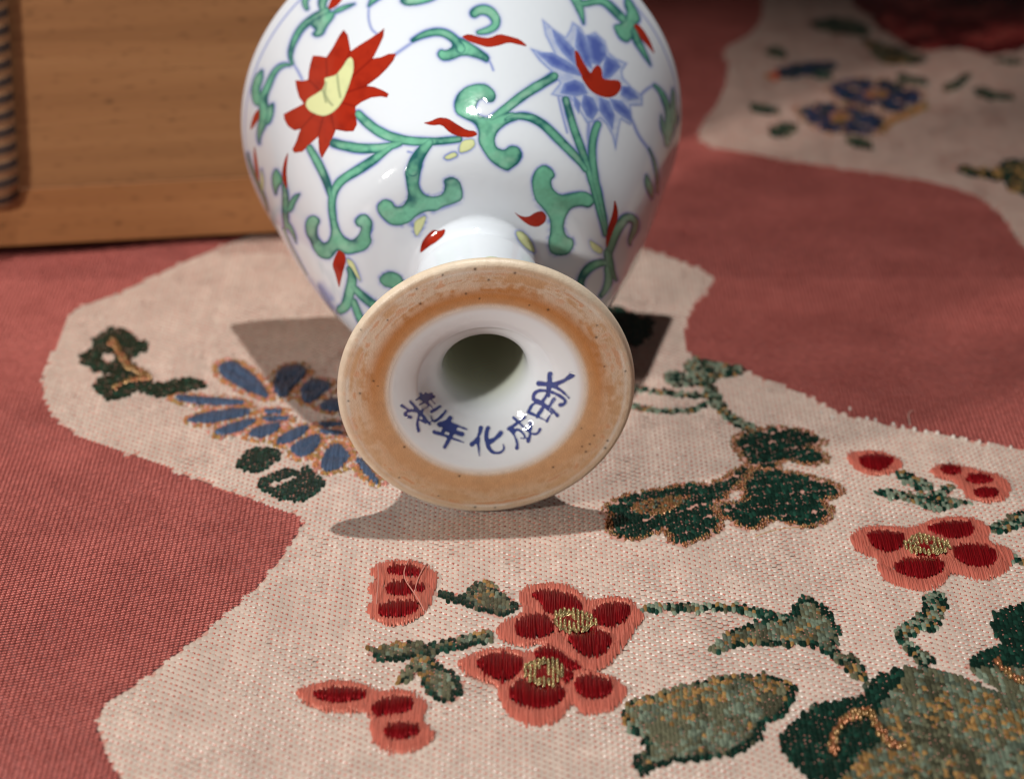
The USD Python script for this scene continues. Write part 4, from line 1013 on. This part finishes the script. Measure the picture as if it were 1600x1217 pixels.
# -- the reign mark inside the foot
GLYPH = {        # brush strokes in a 100 unit square, y down; where each character stands in the picture
 '大': ((867, 602), [[(14, 36), (86, 31)], [(50, 4), (48, 40), (14, 96)], [(50, 42), (70, 74), (93, 95)]]),
 '明': ((851, 636), [[(12, 18), (12, 82)], [(12, 18), (40, 16), (40, 80)], [(12, 48), (40, 47)], [(12, 79), (40, 78)], [(58, 8), (57, 60), (44, 97)], [(58, 9), (90, 8), (90, 94), (79, 86)], [(58, 36), (88, 35)], [(57, 61), (88, 60)]]),
 '成': ((815, 671), [[(20, 28), (82, 22)], [(21, 28), (20, 65), (5, 96)], [(22, 50), (44, 49), (42, 80), (33, 74)], [(52, 4), (60, 50), (80, 86), (95, 79)], [(83, 45), (66, 72), (45, 93)], [(72, 7), (85, 16)]]),
 '化': ((762, 689), [[(34, 4), (22, 35), (4, 57)], [(22, 38), (22, 97)], [(90, 26), (72, 44), (54, 53)], [(55, 6), (55, 80), (66, 91), (90, 88), (94, 66)]]),
 '年': ((704, 677), [[(28, 3), (22, 18), (9, 35)], [(24, 20), (86, 18)], [(26, 42), (82, 40)], [(28, 41), (27, 64)], [(5, 65), (96, 62)], [(54, 20), (54, 99)]]),
 '製': ((661, 641), [[(20, 2), (11, 14)], [(11, 14), (50, 12)], [(3, 26), (55, 25)], [(30, 2), (30, 48)], [(12, 35), (12, 47)], [(12, 35), (48, 34), (47, 46)], [(66, 6), (66, 34)], [(87, 2), (87, 47), (77, 43)], [(48, 50), (53, 57)], [(7, 62), (95, 60)], [(50, 62), (30, 78), (5, 89)], [(32, 76), (32, 99), (49, 90)], [(54, 64), (70, 82), (96, 97)], [(85, 66), (67, 76)]])}
MARK = {}
for ch, (ctr, strokes) in GLYPH.items():
    u = np.array([752 - ctr[0], (588 - ctr[1]) / .846]); u /= np.linalg.norm(u)           # the tops point to the middle of the foot
    rgt = np.array([-u[1], u[0]])
    size = 58 if ch == '製' else 54
    out = []
    for k, st_ in enumerate(strokes):
        p = (np.array(st_, float) - 50) / 100 * size
        q = p[:, :1] * rgt - p[:, 1:] * u
        q = np.array(ctr) + q * [1, .846]
        w0 = (4.5 if ch == '製' else 5.4 if ch in '明成' else 7.2) * RNG.uniform(.85, 1.15)
        prof = np.interp(np.linspace(0, 1, len(q)), [0, .5, 1], [1.15, .8, RNG.choice([.45, 1.25])])
        out.append((q, w0 * prof))
    MARK[ch] = out
def c_ink(px, bd):
    k = np.clip((bd - .1) / 3.0 + (wash(px, .16, 19) - .5) * .9 * np.clip(bd / 2, 0, 1), 0, 1)
    return WELLC * (1 - k[:, None]) + np.array([.05, .075, .25]) * k[:, None]
for ch, strokes in MARK.items():
    g = unary_union([stroke(p, w) for p, w in strokes]).buffer(1.4)
    ms = []
    for q in parts_of(g):
        V, tri, N, C, px = film(q, PIN, -.0001, .0212, .00002, c_ink, far=True, step=.8)
        if len(tri):
            ms.append((V, tri, N, C))
    if ms:
        m = join(ms)
        put('mark_character', m[0], m[1], M_glaze, well, m[2], m[3])

# ------------------------------------------------------------------ the wooden box and its ribbon
box = thing('wooden_box', 'plain brown wooden storage box standing behind the cup at the left', 'box')
DIR = np.array([math.cos(math.radians(9.2)), math.sin(math.radians(9.2)), 0]); BAK = np.array([-DIR[1], DIR[0], 0]); UPV = np.array([0, 0, 1.])
ORG = np.array([-.0793, .4693, 0.0])              # on the front face, at the left edge of the picture
def bxf(prim):
    x = UsdGeom.Xformable(prim)
    x.AddTransformOp().Set(Gf.Matrix4d(*DIR, 0, *BAK, 0, *UPV, 0, *ORG, 1))
bxf(box)
def rbox(a, b, r=.0007):
    """A board with rounded edges: hull of eight small spheres."""
    import trimesh
    a, b = np.array(a, float) + r, np.array(b, float) - r
    s = trimesh.creation.icosphere(2, r).vertices
    pts = np.vstack([s + [x, y, z] for x in (a[0], b[0]) for y in (a[1], b[1]) for z in (a[2], b[2])])
    return trimesh.convex.convex_hull(pts)
def board(name, a, b, mat, **kw):
    m = rbox(a, b, kw.pop('r', .0007))
    v, f, n = meshkit.arrays(m, 50)
    return put(name, v, f, mat, box, n, **kw)
XL, XR, DEP, HT, BH = -.072, .066, .085, .078, .0105
board('base_board', (XL - .0001, -.00008, .0012), (XR + .0001, DEP + .0001, BH), M_wood2, r=.0002)
board('front_panel', (XL, 0, BH + .00002), (XR, .007, HT), M_wood, r=.0002)
board('back_panel', (XL, DEP - .007, BH), (XR, DEP, HT), M_wood)
board('side_panel', (XL, .0071, BH), (XL + .007, DEP - .0071, HT), M_wood)
board('side_panel', (XR - .007, .0071, BH), (XR, DEP - .0071, HT), M_wood)
board('lid', (XL - .0015, -.0015, HT + .0002), (XR + .0015, DEP + .0015, HT + .012), M_wood, r=.0012)
for x0 in (XL + .004, XR - .024):
    board('foot_batten', (x0, .004, .0), (x0 + .02, DEP - .004, .0013), M_wood2, r=.0004)

rib = thing('striped_ribbon', 'flat woven ribbon with navy and tan stripes tied round the wooden box', 'ribbon')
bxf(rib)
# a band over the front, the lid and down the back; ribs across it
RX0, RX1 = -.0135, .0038
path = [(-.0004, BH - .002)] + [(-.0015, BH + .0012)] + [(-.0017, z) for z in np.linspace(BH + .004, HT + .0125, 260)] + [(-.0005, HT + .0142)] + [(yy, HT + .0146) for yy in np.linspace(.002, DEP - .002, 60)] + [(DEP + .001, HT + .0142)] + [(DEP + .0018, z) for z in np.linspace(HT + .012, BH + .002, 40)]
path = np.array(path)
dl = np.r_[0, np.cumsum(np.hypot(*np.diff(path, axis=0).T))]
tl = np.linspace(0, dl[-1], 1400)
pp = np.stack([np.interp(tl, dl, path[:, 0]), np.interp(tl, dl, path[:, 1])], -1)
tg = np.gradient(pp, axis=0); tg /= np.linalg.norm(tg, axis=1, keepdims=True)
nn = np.stack([-tg[:, 1], tg[:, 0]], -1)
STR = .00262
phase = (tl / STR) % 1.0
ridge = .00022 * np.abs(np.sin(np.pi * tl / STR)) ** .8
xs = np.linspace(-1, 1, 15)
sec_x = (RX0 + RX1) / 2 + (RX1 - RX0) / 2 * np.sign(xs) * np.abs(xs) ** .8
cam_ = .0016 * (1 - np.abs(xs) ** 5)
tilt_ = .0006 * xs                                     # the stripes ride up a little towards the edge
V, C = [], []
navy, tanc = np.array([.058, .042, .038]), np.array([.33, .185, .095])
for j, x in enumerate(sec_x):
    ph = ((tl - .0009 * xs[j] ** 2 * np.sign(xs[j]) * .6) / STR) % 1.0
    k = sm(np.abs(ph - .5), .21, .29)
    off = cam_[j] + ridge * (1 - np.abs(xs[j]) ** 6)
    V.append(np.stack([np.full(len(tl), x), pp[:, 0] + nn[:, 0] * off, pp[:, 1] + nn[:, 1] * off], -1))
    C.append(navy * (1 - k[:, None]) + tanc * k[:, None])
V, C = np.stack(V, 1), np.stack(C, 1)
Vb = V.copy(); Vb[..., 1:] -= (nn * .0005)[:, None, :]
n_, m_ = V.shape[:2]
i = (np.arange(n_ - 1)[:, None] * m_ + np.arange(m_ - 1)[None]).ravel()
Fq = np.stack([i, i + m_, i + m_ + 1, i + 1], -1)
q = n_ * m_
e0 = np.arange(n_ - 1) * m_
side = np.vstack([np.stack([e0, e0 + q, e0 + m_ + q, e0 + m_], -1), np.stack([e0 + m_ - 1, e0 + 2 * m_ - 1, e0 + 2 * m_ - 1 + q, e0 + m_ - 1 + q], -1)])
VV = np.vstack([V.reshape(-1, 3), Vb.reshape(-1, 3)])
FF = np.vstack([Fq, Fq[:, ::-1] + q, side])
v, f, n = meshkit.arrays((VV, FF), True)
put('ribbon_band', VV, f, M_ribbon, rib, n, np.vstack([C.reshape(-1, 3)] * 2))
